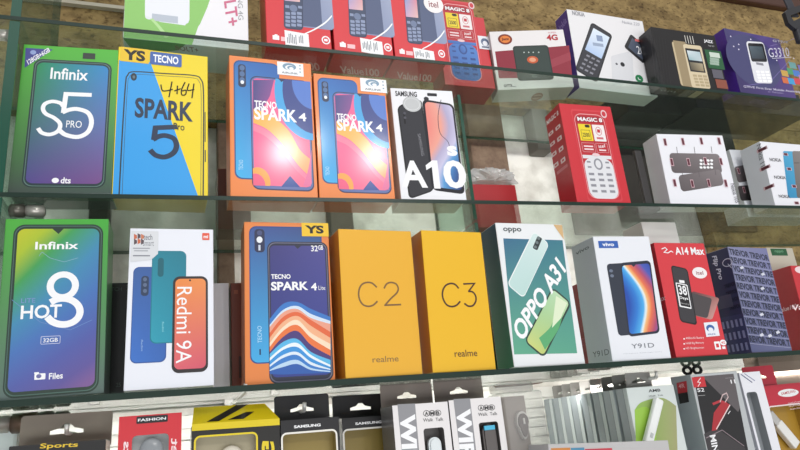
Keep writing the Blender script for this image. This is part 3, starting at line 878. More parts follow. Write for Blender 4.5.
# print on the front face
P = print_map(0.0122804, 0.000507671, -1.71452, -0.000421845, -0.00653924, 2.6102, -0.000530511, 0.000579739)
b = box_thing('phone_box', 'white phone box with blue, teal and orange phones and sideways lettering', (-0.0061, 0.6864, 1.3101), (-0.0389, 0.0013, 0.0143), (0.0841, 0.0480, 0.1678), K('#e6e8f0'), K('#d4d6de'), K('#b8bcc4'), group=LG)
art(b, 'phone_picture', 'front', [
    R((0.056, 0.745), (0.453, 0.154), K('#2a5298'), .006), R((0.065, 0.739), (0.441, 0.160), G('#3a70c4', '#3464b0', '#3a5e9c', '#33589a'), .0055), R((0.150, 0.687), (0.237, 0.560), K('#2c3c58'), .003), *[E(P(143, y + 4), P(147, y), K('#5a6a88')) for y in (277.5, 283, 289)],
    R((0.266, 0.850), (0.670, 0.266), K('#157a8a'), .006), R((0.277, 0.843), (0.661, 0.272), G('#2a9ab0', '#1f8aa4', '#1d8094', '#18788c'), .0055), R((0.335, 0.804), (0.404, 0.680), K('#14606e'), .003),
    T('Redmi', (0.398, 0.396), (0.401, 0.335), (0.421, 0.396), K('#8ad0d8')), T('Redmi', (0.169, 0.292), (0.173, 0.226), (0.191, 0.291), K('#9ab8e0')),
    R((0.517, 0.682), (0.931, 0.084), K('#2c2628'), .007), R((0.544, 0.666), (0.906, 0.106), G('#d8606e', '#d0556a', '#e88a44', '#e8904e'), .005), E((0.705, 0.649), (0.729, 0.662), K('#2c2628'))])
art(b, 'lettering', 'front', [T('Redmi 9A', (0.564, 0.614), (0.563, 0.142), (0.741, 0.613), Wt, .0)])
st = art(b, 'brand_square', 'front', [R((0.863, 0.925), (0.952, 0.973), K('#e2563c'), .0008)], .001)
art(b, 'square_lettering', 'front', [X('mi', (0.880, 0.937), (0.935, 0.959), Wt, .03)], .0013, parent=st)
st = art(b, 'seal_sticker', 'front', [Q([(0.017, 0.981), (0.333, 0.980), (0.334, 0.830), (0.254, 0.790), (0.019, 0.778)], K('#d8dade', .3, .6))], .001, 'silvery seal sticker')
art(b, 'sticker_lettering', 'front', [*[Q([P(134 + dx, 234 + dy), P(137 + dx, 235.5 + dy), P(137 + dx, 238.5 + dy), P(134 + dx, 240 + dy), P(134 + dx, 237.5 + dy)], K(c_)) for dx, dy, c_ in ((0, 0, '#c86a4a'), (3.6, -.6, '#5a4a50'), (7, 0, '#c87a5a'), (0, 5, '#5a4a50'), (3.6, 4.5, '#c86a4a'), (7, 5, '#5a4a50'))],
    X('tech', (0.160, 0.921), (0.263, 0.960), K('#7a7c84'), .01), X('smart', (0.156, 0.881), (0.283, 0.912), K('#8a8c94'), .0), R((0.042, 0.862), (0.238, 0.869), K('#9a9ca4')), R((0.055, 0.846), (0.216, 0.852), K('#9a9ca4')), R((0.045, 0.813), (0.241, 0.821), K('#84868e'))], .0013, parent=st)

# print on the front face
P = print_map(0.0113545, -7.02766e-05, -2.75555, -0.000349568, -0.00604951, 2.4186, -0.000478543, 0.000491873)
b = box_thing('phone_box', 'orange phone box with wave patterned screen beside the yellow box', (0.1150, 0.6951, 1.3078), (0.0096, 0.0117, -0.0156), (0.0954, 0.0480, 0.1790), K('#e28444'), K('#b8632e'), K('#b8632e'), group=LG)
art(b, 'phone_picture', 'front', [
    R((0.056, 0.972), (0.913, 0.121), K('#2c4a86'), .008), R((0.068, 0.964), (0.902, 0.128), G('#3fa8e0', '#4aa8dc', '#3c5494', '#34487f'), .0074),
    R((0.117, 0.953), (0.234, 0.801), K('#2a3050'), .004), E((0.141, 0.862), (0.209, 0.904), K('#e8ecf2')), E((0.147, 0.911), (0.206, 0.944), K('#46507a')), R((0.161, 0.813), (0.185, 0.849), K('#c8d0e0')),
    T('TECNO', (0.187, 0.242), (0.185, 0.343), (0.139, 0.243), K('#a8d4f0'), .01), R((0.157, 0.172), (0.173, 0.206), K('#1c2c50')),
    R((0.261, 0.872), (0.981, 0.000), K('#2a2c40'), .0085), R((0.272, 0.866), (0.968, 0.007), K('#6a6a80'), .008), R((0.281, 0.860), (0.958, 0.013), K('#2a2c40'), .0075),
    R((0.293, 0.846), (0.945, 0.037), G('#32408c', '#32408c', '#3c3a78', '#4a4890'), .005), Q([(0.571, 0.851), (0.672, 0.850), (0.618, 0.825)], K('#2a2c40')),
    *[BD([P(269.6, lo[0]), P(283, lo[1]), P(297, lo[2]), P(311, lo[3]), P(330.4, lo[4])], [P(269.6, hi[0]), P(283, hi[1]), P(297, hi[2]), P(311, hi[3]), P(330.4, hi[4])], K(c_))
      for lo, hi, c_ in (
        ((325, 310, 306, 314, 321), (319, 304, 302, 309, 317), '#3a78c4'), ((327, 312.5, 309, 318, 324), (325, 310, 306, 314, 321), '#cfe0f0'),
        ((333, 317, 312, 320, 332), (327, 312.5, 309, 318, 324), '#e8a088'), ((338, 322, 316, 326, 338), (333, 317, 312, 320, 332), '#e0683e'),
        ((343, 327, 320, 333, 344), (338, 322, 316, 326, 338), '#eeb088'), ((347, 331, 325, 338, 350), (343, 327, 320, 333, 344), '#f4dcc0'),
        ((352, 337, 331, 345, 356), (347, 331, 325, 338, 350), '#e8763e'), ((354, 342, 339, 352, 360), (352, 337, 331, 345, 356), '#4a3a78'),
        ((358, 347, 343, 355, 365), (354, 342, 339, 352, 360), '#58b4e4'), ((361, 350, 347, 358, 367), (358, 347, 343, 355, 365), '#e8f0f4'),
        ((365, 355, 352, 362, 369), (361, 350, 347, 358, 367), '#3a92d8'), ((367, 358, 355, 365, 370), (365, 355, 352, 362, 369), '#dce8f2'),
        ((370, 363, 360, 368, 371), (367, 358, 355, 365, 370), '#3a7cc8'), ((371, 367, 364, 370, 372), (370, 363, 360, 368, 371), '#b8d4ec'), ((374, 374.6, 374, 373.6, 373), (371, 367, 364, 370, 372), '#2c5cac'))]])
art(b, 'lettering', 'front', [X('TECNO', (0.300, 0.631), (0.525, 0.661), Wt, .03), X('SPARK', (0.297, 0.558), (0.728, 0.613), Wt, .035), X('4', (0.760, 0.556), (0.830, 0.603), Wt, .03), X('Lite', (0.848, 0.558), (0.928, 0.585), Wt), X('32', (0.778, 0.809), (0.860, 0.848), Wt, .015), X('GB', (0.865, 0.819), (0.924, 0.850), Wt, .02)])
st = art(b, 'shop_sticker', 'front', [R((0.674, 0.909), (1.000, 1.000), K('#ecc02a'))], .0014, 'yellow corner sticker')
art(b, 'sticker_lettering', 'front', [X('YS', (0.713, 0.928), (0.942, 0.983), K('#1a1408'), .045)], .0017, parent=st)

# print on the front face
P = print_map(0.0120563, -0.000609807, -3.93772, -0.000344548, -0.00606733, 2.41714, -0.000558432, 0.000444054)
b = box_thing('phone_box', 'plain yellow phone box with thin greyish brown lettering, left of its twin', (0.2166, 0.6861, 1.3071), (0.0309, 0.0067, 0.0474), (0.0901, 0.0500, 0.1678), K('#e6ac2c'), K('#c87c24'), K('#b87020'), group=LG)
art(b, 'lettering', 'front', [LS([(0.465, 0.595), (0.408, 0.622), (0.342, 0.627), (0.281, 0.616), (0.240, 0.589), (0.222, 0.548), (0.233, 0.507), (0.271, 0.476), (0.335, 0.464), (0.402, 0.471), (0.461, 0.496)], .0019, K('#7a5a34')),
    LS([(0.568, 0.588), (0.604, 0.616), (0.666, 0.627), (0.733, 0.616), (0.759, 0.585), (0.732, 0.553), (0.650, 0.516), (0.560, 0.469)], .0019, K('#7a5a34')), L([(0.560, 0.470), (0.775, 0.473)], .0019, K('#7a5a34')), X('realme', (0.350, 0.093), (0.691, 0.132), K('#8a6a3a'), .005)])
# print on the front face
P = print_map(0.0140039, -0.00116975, -5.62682, -0.000300634, -0.00604479, 2.3847, -0.000557721, 0.00044766)
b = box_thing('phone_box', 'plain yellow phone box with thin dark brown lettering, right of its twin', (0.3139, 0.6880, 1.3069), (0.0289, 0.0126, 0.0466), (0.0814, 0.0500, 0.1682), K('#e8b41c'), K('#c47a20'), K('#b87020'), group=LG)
art(b, 'lettering', 'front', [LS([(0.522, 0.579), (0.472, 0.605), (0.402, 0.612), (0.325, 0.599), (0.273, 0.569), (0.252, 0.529), (0.267, 0.490), (0.311, 0.458), (0.386, 0.447), (0.462, 0.456), (0.526, 0.482)], .0021, K('#4a2c1c')),
    L([(0.614, 0.609), (0.795, 0.613), (0.684, 0.555)], .0021, K('#4a2c1c')), LS([(0.684, 0.555), (0.749, 0.551), (0.792, 0.522), (0.787, 0.486), (0.733, 0.454), (0.659, 0.449), (0.598, 0.467)], .0021, K('#4a2c1c')), X('realme', (0.358, 0.099), (0.720, 0.145), K('#5a381c'), .008)])

# print on the front face
P = print_map(0.0125475, -0.00166218, -5.84382, -0.000309019, -0.00595105, 2.34674, -0.000493837, 0.000510709)
b = box_thing('phone_box', 'white edged teal phone box with slanted phone and large diagonal lettering', (0.4271, 0.6879, 1.3066), (-0.0013, 0.0148, -0.0062), (0.0982, 0.0432, 0.1815), K('#e6e8ea'), G('#1f7a54', '#1f7a54', '#1f3a54', '#24425c'), K('#2a7a5a'), group=LG)
art(b, 'phone_picture', 'front', [Q([(0.085, 0.885), (0.965, 0.880), (0.906, 0.074), (0.021, 0.085)], G('#5fa888', '#58a088', '#35688a', '#3a7888')),
    PR((0.050, 0.555), (0.256, 0.457), (0.547, 0.948), K('#e6ecec'), .006), PR((0.067, 0.555), (0.257, 0.466), (0.551, 0.937), G('#bcd8d4', '#b0d0cc', '#c4dcdc', '#d4e4e2'), .0055), PR((0.493, 0.818), (0.557, 0.799), (0.596, 0.909), K('#2c3436'), .002),
    *[E(P(x - 1.3, y + 1.5), P(x + 1.3, y - 1.5), K('#6a7678')) for x, y in ((535.4, 247), (537, 242.6), (538.6, 238.4))],
    PR((0.178, 0.167), (0.422, 0.050), (0.700, 0.537), K('#2c4038'), .0075), PR((0.207, 0.168), (0.420, 0.069), (0.699, 0.520), G('#d4d478', '#7ab86a', '#7ac098', '#c8e0b8'), .005),
    BD([(0.394, 0.186), (0.590, 0.264), (0.679, 0.360), (0.810, 0.443)], [(0.454, 0.105), (0.682, 0.236), (0.792, 0.345), (0.860, 0.414)], K('#5aa870')), Q([(0.731, 0.472), (0.877, 0.421), (0.753, 0.317), (0.600, 0.251)], K('#dce8c8'))])
art(b, 'lettering', 'front', [X('oppo', (0.101, 0.926), (0.366, 0.965), K('#26343c'), .015), T('OPPO A31', (0.154, 0.157), (0.946, 0.651), (0.032, 0.265), Wt, .03)])
art(b, 'corner_fold', 'front', [Q([(0.861, 0.997), (0.995, 0.995), (0.988, 0.882)], K('#d2ae7c'))], .001, 'tan corner sticker')

# print on the front face
P = print_map(0.015067, -0.00240664, -8.3624, -0.000416139, -0.00685135, 2.73373, -0.000402955, 0.000449151)
b = box_thing('phone_box', 'white phone box with blue name tag and colourful phone beside the teal one', (0.5607, 0.6860, 1.3058), (0.0369, 0.0125, -0.0667), (0.0862, 0.0575, 0.1634), K('#e4e6ec'), G('#bcc2ca', '#c2c6ce', '#b4b8c0', '#c0c4cc'), K('#c8ccd4'), group=LG)
art(b, 'phone_picture', 'front', [PR((0.164, 0.193), (0.534, 0.201), (0.157, 0.769), K('#2c3240'), .005), E((0.187, 0.699), (0.251, 0.725), K('#6a7488')), E((0.190, 0.658), (0.254, 0.684), K('#6a7488')),
    PR((0.331, 0.182), (0.883, 0.201), (0.392, 0.776), K('#23283a'), .006), PR((0.356, 0.203), (0.855, 0.219), (0.418, 0.753), swirl(((0, '#1c4aa8'), (.18, '#2a78cc'), (.33, '#4aa8e4'), (.385, '#dcecf0'), (.43, '#f0b878'), (.52, '#e0704c'), (.66, '#b04a6a'), (.82, '#4a58b0'), (1, '#2c4aa8')), .75, .18, .2, 4.2, 2.6), .0045),
    Q([(0.580, 0.765), (0.688, 0.768), (0.626, 0.741)], K('#23283a'))])
art(b, 'lettering', 'front', [X('Y91D', (0.353, 0.091), (0.741, 0.127), K('#6a6e76'), .0), X('Halo FullView Display, Bigger Battery', (0.199, 0.052), (0.860, 0.057), K('#9a9ea6'))])
st = art(b, 'brand_tag', 'front', [R((0.075, 0.901), (0.419, 0.961), K('#2c5cae'))], .001, 'blue name tag')
art(b, 'tag_lettering', 'front', [X('vivo', (0.139, 0.916), (0.346, 0.946), Wt, .03)], .0013, parent=st)
# print on the left face
P = print_map(-0.069503, 0.0103815, 37.1222, 0.00190321, 0.0126439, -5.74069, -0.00441985, -1.42196e-05)
art(b, 'side_print', 'left', [T('vivo', (0.176, 0.912), (0.786, 0.919), (0.164, 0.943), K('#5a6068'), .02), T('Y91D', (0.243, 0.055), (0.914, 0.057), (0.253, 0.100), K('#4a5058'), .0)])

# print on the front face
P = print_map(0.0157843, -0.00311798, -9.56289, -0.00037282, -0.0069814, 2.74842, -0.000466512, 0.000477802)
b = box_thing('phone_box', 'red phone box with black phone and white battery outline', (0.6587, 0.6867, 1.3054), (0.0178, 0.0144, -0.0231), (0.0851, 0.0300, 0.1560), K('#d23840'), K('#ac2028'), K('#a82028'), group=LG)
bk = K('#1c1a1c')
art(b, 'phone_picture', 'front', [PR((0.310, 0.371), (0.826, 0.303), (0.554, 0.562), G('#4a2e30', '#e0a8a0', '#3c3c40', '#8a4a48'), .004), PR((0.295, 0.380), (0.744, 0.318), (0.472, 0.554), K('#4a4446'), .004),
    PR((0.204, 0.297), (0.519, 0.261), (0.241, 0.797), bk, .005), PR((0.223, 0.307), (0.499, 0.277), (0.258, 0.784), K('#38363a'), .0045),
    PR((0.251, 0.427), (0.473, 0.404), (0.265, 0.640), Wt, .0012), PR((0.276, 0.436), (0.459, 0.416), (0.284, 0.630), bk, .0008), PR((0.341, 0.637), (0.440, 0.631), (0.345, 0.662), Wt)])
art(b, 'lettering', 'front', [X('A14 Max', (0.384, 0.890), (0.964, 0.961), Wt, .025), L([(0.128, 0.942), (0.200, 0.955), (0.232, 0.938), (0.161, 0.911), (0.237, 0.906), (0.305, 0.924), (0.338, 0.912)], .0012, Wt),
    T('38', (0.295, 0.534), (0.446, 0.522), (0.298, 0.619), Wt, .02), T('Days', (0.282, 0.488), (0.444, 0.476), (0.285, 0.520), Wt, .015), T('battery', (0.284, 0.450), (0.444, 0.434), (0.286, 0.467), K('#b8b8b8')),
    *[s for y, tx in ((338.6, '4000mAh Battery'), (343.6, '16GB Big Memory'), (348.6, 'HD Brightscreen')) for s in (E(P(683.4, y + 1), P(684.8, y - .4), Wt), X(tx, P(686, y + 1.4), P(703.6, y - 2.2), K('#f0c8ca'), .01))],
    R((0.767, 0.049), (0.880, 0.117), Wt, .0008), R((0.795, 0.066), (0.851, 0.099), K('#d23840')), E((0.885, 0.081), (1.009, 0.130), Wt), X('4G', (0.908, 0.094), (0.983, 0.117), K('#d23840'), .02), R((0.906, 0.051), (0.968, 0.072), Wt)])
st = art(b, 'round_badge', 'front', [E((0.634, 0.673), (0.928, 0.776), K('#eee8e8'))], .001, 'white round badge')
art(b, 'badge_lettering', 'front', [X('itel', (0.710, 0.707), (0.851, 0.742), K('#8a3a44'), .01)], .0013, parent=st)
st = art(b, 'shop_sticker', 'front', [Q([(0.646, 0.282), (0.914, 0.288), (0.908, 0.165), (0.641, 0.159)], K('#e6e8f0'))], .001, 'white shop sticker')
art(b, 'sticker_lettering', 'front', [E((0.674, 0.202), (0.834, 0.263), K('#3a62a4')), E((0.707, 0.198), (0.806, 0.239), K('#e6e8f0')), X('AIRLINK', (0.676, 0.174), (0.836, 0.188), K('#4a62a4'), .01)], .0013, parent=st)
# print on the left face
P = print_map(-0.151609, 0.0288712, 89.8484, 0.0031328, 0.019084, -8.94281, -0.00495737, -9.77548e-05)
art(b, 'side_print', 'left', [T('ax', (0.628, 0.487), (1.056, 0.485), (0.648, 0.518), K('#e0b0b4'), .02)])

# print on the front face
P = print_map(0.0175818, -0.00405579, -11.7905, -0.000276208, -0.00654819, 2.51643, -0.000570967, 0.000463898)
b = box_thing('phone_box', 'navy phone box bound in lavender lettered tape beside the red phone box', (0.7796, 0.6859, 1.3048), (0.0192, 0.0146, 0.0548), (0.0780, 0.0400, 0.1496), K('#8486a4'), K('#2c3152'), K('#34385a'), group=LG)
tp = K('#23283e')
rows = []
for k in range(11):
    v0 = .945 - k * .083
    rows += [T(('TREVOR TREVOR', 'REVOR TREVOR T', 'VOR TREVOR TRE')[k % 3], (.01, v0 - .02), (.99, v0 - .075), (.01, v0 + .042), tp, .04)]
    rows += [L([(.0, v0 - .032), (1, v0 - .087)], .0005, K('#a8aac4'))]
art(b, 'wrapping_tape', 'front', [R((.0, .0), (1, 1), G('#50547a', '#666a90', '#8284a4', '#7476a0')), *rows, *[Q([(u, v), (u + .09, v + .012), (u + .06, v + .035), (u - .02, v + .02)], K('#d4d6e2', .2, .6)) for u, v in ((.3, .14), (.5, .13), (.72, .16), (.6, .58), (.2, .78), (.7, .72), (.42, .33))]], .0004, 'lavender tape printed with dark lettering')
# print on the left face
P = print_map(-0.160185, 0.0351547, 104.083, 0.00496839, 0.0346214, -15.9426, -0.00646912, -0.000304675)
art(b, 'side_print', 'left', [T('Flip Pro', (0.198, 0.961), (0.291, 0.719), (0.455, 0.952), K('#d4d8ea'), .025), RG((0.631, 0.816), (1.061, 0.895), K('#c4c8dc'), .0012), L([(0.858, 0.841), (0.966, 0.794)], .001, K('#c4c8dc'))])
art(b, 'side_tape', 'left', [R((.0, .0), (1, .36), K('#343a60')), *[s for k in range(3) for s in grid((.05, .03 + k * .11), (1, .12 + k * .11), 5, 1, K('#7c82aa'), .5, .75, .0003)], *[T('TREVOR', (.5, .62 - k * .07), (1, .63 - k * .07), (.5, .655 - k * .07), K('#14182c'), .02) for k in range(4)], R((0, .44), (.7, .56), K('#43465e'))], .0004)

# print on the front face
P = print_map(0.0184519, -0.00493387, -13.2725, -0.000426263, -0.00901151, 3.49021, -0.000470622, 0.000498734)
b = box_thing('phone_box', 'red box at the far right end of the lower shelf', (0.8998, 0.6882, 1.3044), (0.0064, 0.0182, -0.0218), (0.0800, 0.0500, 0.1231), K('#c22c34'), K('#b02830'), K('#98202a'), group=LG)
art(b, 'lettering', 'front', [T('Value100', (-0.247, 0.447), (0.706, 0.509), (-0.222, 0.513), K('#f0d4d6'), .02)])
art(b, 'emblem', 'front', [E((0.081, 0.900), (0.379, 0.990), K('#e8d0d2'))])
# print on the left face
P = print_map(-0.100533, 0.0254439, 69.7634, 0.00525628, 0.0337752, -16.0543, -0.00493552, -0.000117872)
art(b, 'side_print', 'left', [T('Value100', (0.183, 0.483), (0.850, 0.492), (0.208, 0.536), K('#e8c4c8'), .02)])

# second row at the back of the lower shelf
BR = 'boxes in the second row of the lower shelf'
b = box_thing('carton_box', 'black box with faint text behind the gap left of the white phone box', (-0.0501, 0.7700, 1.3088), (-0.0100, -0.0000, -0.0000), (0.0500, 0.0450, 0.1294), K('#141416'), K('#d8d8dc'), group=BR)
# print on the front face
P = print_map(0.0226335, 0.00109835, -2.7427, -0.000659034, -0.009307, 3.79895, -0.000504147, 0.000526158)
art(b, 'lettering', 'front', [X('TCH', (0.081, 0.927), (0.306, 0.961), K('#3a4a44'), .01), X('25', (0.269, 0.105), (0.365, 0.140), K('#3a4a44'), .01)])
b = box_thing('carton_box', 'white box in shrink film behind the white and orange phone boxes', (0.0286, 0.7700, 1.3085), (-0.0100, 0.0000, 0.0000), (0.0580, 0.0450, 0.1274), K('#d4d2d8'), K('#c8c6cc'), group=BR)
b = box_thing('carton_box', 'reddish brown box behind the orange wave patterned phone box', (0.1250, 0.7700, 1.3082), (-0.0090, -0.0004, -0.0014), (0.1300, 0.0450, 0.1277), K('#6a3020'), K('#58281c'), group=BR)
# print on the front face
P = print_map(0.00922689, -0.000127081, -2.09239, -0.000675222, -0.00942944, 3.85644, -0.000502077, 0.000524528)
art(b, 'barcode_panel', 'front', [R((0.060, 0.121), (0.107, 0.315), K('#3c2018')), R((0.028, 0.893), (0.065, 0.931), K('#8a4a34'))])
b = box_thing('carton_box', 'deep red box behind the gap between teal and white phone boxes', (0.6114, 0.7700, 1.3056), (-0.0088, 0.0045, -0.0020), (0.1392, 0.0450, 0.1195), K('#9c1a24'), K('#8a1820'), group=BR)
# print on the front face
P = print_map(0.010366, -0.00189025, -5.4345, -0.00067415, -0.0100857, 4.1151, -0.000501269, 0.000524198)
art(b, 'lettering', 'front', [T('Mi', (-0.086, 0.263), (-0.045, 0.261), (-0.069, 0.355), K('#c87078'), .01)])
b = box_thing('carton_box', 'tall white box rising behind the red phone box with battery outline', (0.6846, 0.7370, 1.3055), (-0.0101, -0.0021, -0.0016), (0.0633, 0.0450, 0.2058), K('#e4e0dc'), K('#cac6c2'), group=BR)
b = box_thing('carton_box', 'pale box with green tag behind the tape bound phone box', (0.9211, 0.7450, 1.3043), (-0.0102, 0.0079, 0.0118), (0.0573, 0.0450, 0.1690), K('#c8c0b0'), K('#b0a898'), group=BR)
# print on the front face
P = print_map(0.027524, -0.00776371, -19.1632, -0.000404945, -0.00679155, 2.72252, -0.000520538, 0.000524732)
st = art(b, 'brand_tag', 'front', [R((0.139, 0.921), (0.747, 0.990), K('#1e5c36'))], .001, 'green name tag')
art(b, 'tag_lettering', 'front', [X('oppo', (0.277, 0.945), (0.611, 0.972), K('#7ab08a'), .01)], .0013, parent=st)

# ---------------------------------------------------------------- top shelf
# print on the front face
P = print_map(0.007087, 0.00033731, -0.883292, 0.00115084, -0.0107705, 0.25762, -0.000515996, 0.000505692)
b = box_thing('router_box', 'green and white router box at the left of the top shelf', (0.0079, 0.7002, 1.7147), (0.0000, 0.0018, 0.0102), (0.1440, 0.0600, 0.1200), K('#eceaee'), K('#8ab86a'), K('#d8d8d4'), group=TG)
art(b, 'router_picture', 'front', [
    BD([(0.006, -0.005), (0.205, -0.003), (0.375, -0.003), (0.478, -0.006), (0.533, -0.005)], [(-0.001, 0.667), (0.190, 0.708), (0.430, 0.758), (0.620, 0.798), (0.712, 0.818)], K('#8cc468')),
    Q([(0.438, -0.005), (0.517, 0.073), (0.597, 0.252), (0.654, 0.457), (0.712, 0.717), (0.712, 0.818), (0.430, 0.758)], K('#8cc468')),
    R((0.161, 0.235), (0.506, 1.028), K('#e2e4ea'), .004), Q([(0.160, 0.282), (0.278, 0.221), (0.476, 0.214), (0.511, 0.285), (0.510, 0.527), (0.156, 0.459)], K('#e8eaf0')), *[R(P(152, 17 + k * 1.8), P(178, 16.6 + k * 1.8), K('#b8c0cc')) for k in range(3)],
    BD([(0.200, 0.242), (0.264, 0.148), (0.320, 0.041)], [(0.223, 0.252), (0.287, 0.163), (0.351, 0.058)], K('#b4dc96'))])
art(b, 'lettering', 'front', [T('BOLT+', (0.772, 0.830), (0.819, 0.254), (0.876, 0.878), K('#cc6688'), .02), T('ZONG 4G', (0.909, 0.782), (0.916, 0.357), (0.953, 0.791), K('#9a9aa0'), .0)])
# print on the bottom face
P = print_map(0.00675676, -0.00072967, -0.803184, -0.00325092, 0.0304249, -0.727733, -0.000205201, -0.00213334)
art(b, 'underside_print', 'bottom', [Q([(0.000, 0.032), (0.486, 0.007), (0.424, 0.251), (0.280, 0.427), (0.075, 0.486)], K('#5c9a3c')), T('BOLT+', (0.408, 0.258), (0.594, 0.259), (0.396, 0.092), K('#8a4a34'), .01)])

def itel_box(label, pose, stick):
    loc, rot, dim = pose
    b = box_thing('phone_box', label, loc, rot, dim, K('#d42a34'), K('#c0242e'), K('#d42a34'), group=TG)
    # print on the front face
    P = print_map(0.0141758, -0.00112881, -4.69045, 0.00112188, -0.0102741, 0.145495, -0.000520938, 0.000545093)
    nv = K('#2a3654')
    art(b, 'phone_picture', 'front', [
        R((0.468, 0.242), (1.064, 1.273), G('#7a86a8', '#8a94b4', '#7a86a8', '#aab2c8'), .006), R((0.487, 0.256), (0.875, 1.250), K('#4a5678'), .005),
        PR((0.267, 0.200), (0.566, 0.201), (0.342, 1.322), nv, .005), PR((0.284, 0.216), (0.551, 0.218), (0.364, 1.297), K('#35425f'), .0045),
        PR((0.300, 0.540), (0.543, 0.545), (0.316, 0.812), G('#c8a0c0', '#e0b8b0', '#6a9ad0', '#d87a90'), .001),
        E((0.374, 0.415), (0.495, 0.501), K('#6a7898')), *[R(P(x + (y - 16) * .05, y + 2.2), P(x + 4 + (y - 16) * .05, y), K('#8894b4'), .0005) for x in (350.2, 355.4, 360.6) for y in (20.5, 24.2, 28, 31.8)], R((0.306, 0.452), (0.369, 0.486), K('#8894b4')), R((0.508, 0.464), (0.571, 0.495), K('#8894b4')),
        BD([(0.540, 0.137), (0.723, 0.208), (0.913, 0.306), (1.041, 0.406)], [(0.541, 0.150), (0.725, 0.227), (0.917, 0.332), (1.042, 0.432)], Wt),
        R((0.090, 0.054), (0.190, 0.106), Wt, .0006), R((0.122, 0.098), (0.164, 0.118), Wt), R((0.217, 0.069), (0.347, 0.097), K('#f0c0c4')), R((0.214, 0.047), (0.344, 0.072), K('#f0c0c4')),
        E((0.847, 0.061), (0.982, 0.161), Wt), E((0.867, 0.075), (0.962, 0.147), K('#d42a34')), R((0.887, 0.097), (0.941, 0.126), Wt)])
    (a, c_) = stick
    st = art(b, 'price_sticker', 'front', [PR(a, (c_[0], a[1] - .02), (a[0] - .005, c_[1]), K('#eeeef0'))], .0014, 'white bar code sticker')
    rnd = random.Random(label)
    wd, ht = c_[0] - a[0], c_[1] - a[1]
    art(b, 'sticker_print', 'front', [R((a[0] + wd * (.08 + .07 * k), a[1] + ht * (.1 + .6 * rnd.random() * .4)), (a[0] + wd * (.08 + .07 * k + .035), a[1] + ht * (.55 + .3 * rnd.random())), K('#7a8088')) for k in range(10) if k != 6], .0017, parent=st)
    # print on the bottom face
    P = print_map(0.0129707, 0.00520433, -4.60811, -0.00378623, 0.0346739, -0.49103, -0.000220056, -0.0020559)
    art(b, 'underside_print', 'bottom', [T('Value100', (0.245, 0.969), (0.937, 0.955), (0.171, 0.626), K('#f0b0b4'), .02)])
    return b
# print on the front face
P = print_map(0.0132709, -0.000542489, -3.518, 0.00104815, -0.0103395, 0.171378, -0.000505092, 0.000548259)
itel_box('leftmost of three red keypad phone boxes on the top shelf', ((0.1408, 0.6838, 1.7158), (-0.0214, -0.0025, -0.0010), (0.0817, 0.0500, 0.1250)), ((0.279, -0.006), (0.648, 0.180)))
# print on the front face
P = print_map(0.0141758, -0.00112881, -4.69045, 0.00112188, -0.0102741, 0.145495, -0.000520938, 0.000545093)
itel_box('middle one of three red keypad phone boxes on the top shelf', ((0.2251, 0.6842, 1.7156), (-0.0208, -0.0013, 0.0105), (0.0793, 0.0500, 0.1250)), ((0.447, 0.020), (0.825, 0.192)))
# print on the front face
P = print_map(0.0157387, -0.00179283, -6.12081, 0.00111813, -0.0102668, 0.148469, -0.000519632, 0.000542302)
b = itel_box('rightmost of three red keypad phone boxes on the top shelf', ((0.3042, 0.6850, 1.7154), (-0.0193, -0.0010, 0.0097), (0.0741, 0.0500, 0.1250)), ((0.365, 0.014), (0.764, 0.149)))
st = art(b, 'round_badge', 'front', [E((0.692, 0.637), (1.090, 0.876), K('#eee8e8'))], .0014, 'white round badge')
art(b, 'badge_lettering', 'front', [X('itel', (0.792, 0.712), (0.983, 0.795), K('#8a3a44'), .01)], .0017, parent=st)

# print on the front face
P = print_map(0.0165591, -0.00224665, -7.18334, 0.00101778, -0.011282, 0.497492, -0.000464186, 0.000632933)
b = box_thing('phone_box', 'red phone box with a blue keypad phone beside the three red boxes', (0.4026, 0.7416, 1.7179), (-0.0604, 0.0214, -0.0366), (0.0800, 0.0450, 0.1300), K('#c82632'), K('#b81e2a'), K('#a8242e'), group=TG)
def fb(u, v, bl=(0.147, 0.079), br=(0.762, 0.077), tl=(0.214, 1.151)): return (bl[0] + (br[0] - bl[0]) * u, bl[1] + (tl[1] - bl[1]) * v)
magic_front(b, fb, G('#2c58a4', '#3a6cb8', '#3f74c0', '#4a80c8'), K('#24488c'))
st = art(b, 'shop_sticker', 'front', [R((0.800, 0.535), (1.106, 0.723), K('#e4e6ec'))], .0024, 'white shop sticker')
art(b, 'sticker_lettering', 'front', [E((0.852, 0.582), (1.015, 0.694), K('#5a6a88')), E((0.884, 0.584), (0.984, 0.656), K('#e4e6ec')), R((0.856, 0.554), (1.007, 0.579), K('#6a7488'))], .0027, parent=st)

# print on the front face
P = print_map(0.0124445, -0.0019052, -6.02644, -0.000653329, -0.0159581, 1.76273, -0.000157236, 0.000498106)
b = box_thing('router_box', 'white and dark red box with black pocket router on the top shelf', (0.5025, 0.7251, 1.7145), (0.0240, -0.0034, -0.2317), (0.1175, 0.0400, 0.0996), Km('#e6e2e2'), Km('#d0cccc'), Km('#d8d2cc'), group=TG)
art(b, 'router_picture', 'front', [Q([(0.037, 0.651), (1.037, 0.712), (1.002, 0.203), (0.035, 0.192)], Km('#8e2c3c')),
    BD([(0.309, 0.186), (0.656, 0.305), (1.027, 0.460)], [(0.048, 0.193), (0.462, 0.349), (1.034, 0.599)], Km('#9a3c4a')),
    R((0.277, 0.137), (0.753, 0.733), Km('#26302e'), .005), R((0.292, 0.153), (0.737, 0.717), Km('#35423e'), .0045), E((0.441, 0.425), (0.588, 0.549), Km('#c85a34')), E((0.471, 0.451), (0.558, 0.523), Km('#e0a080')),
    *[E(P(x, 53), P(x + 1.2, 51.8), Km('#c8d4d0')) for x in (523.4, 528, 532.6, 538)], X('4G', (0.466, 0.178), (0.527, 0.236), Km('#7a8a84'), .01)])
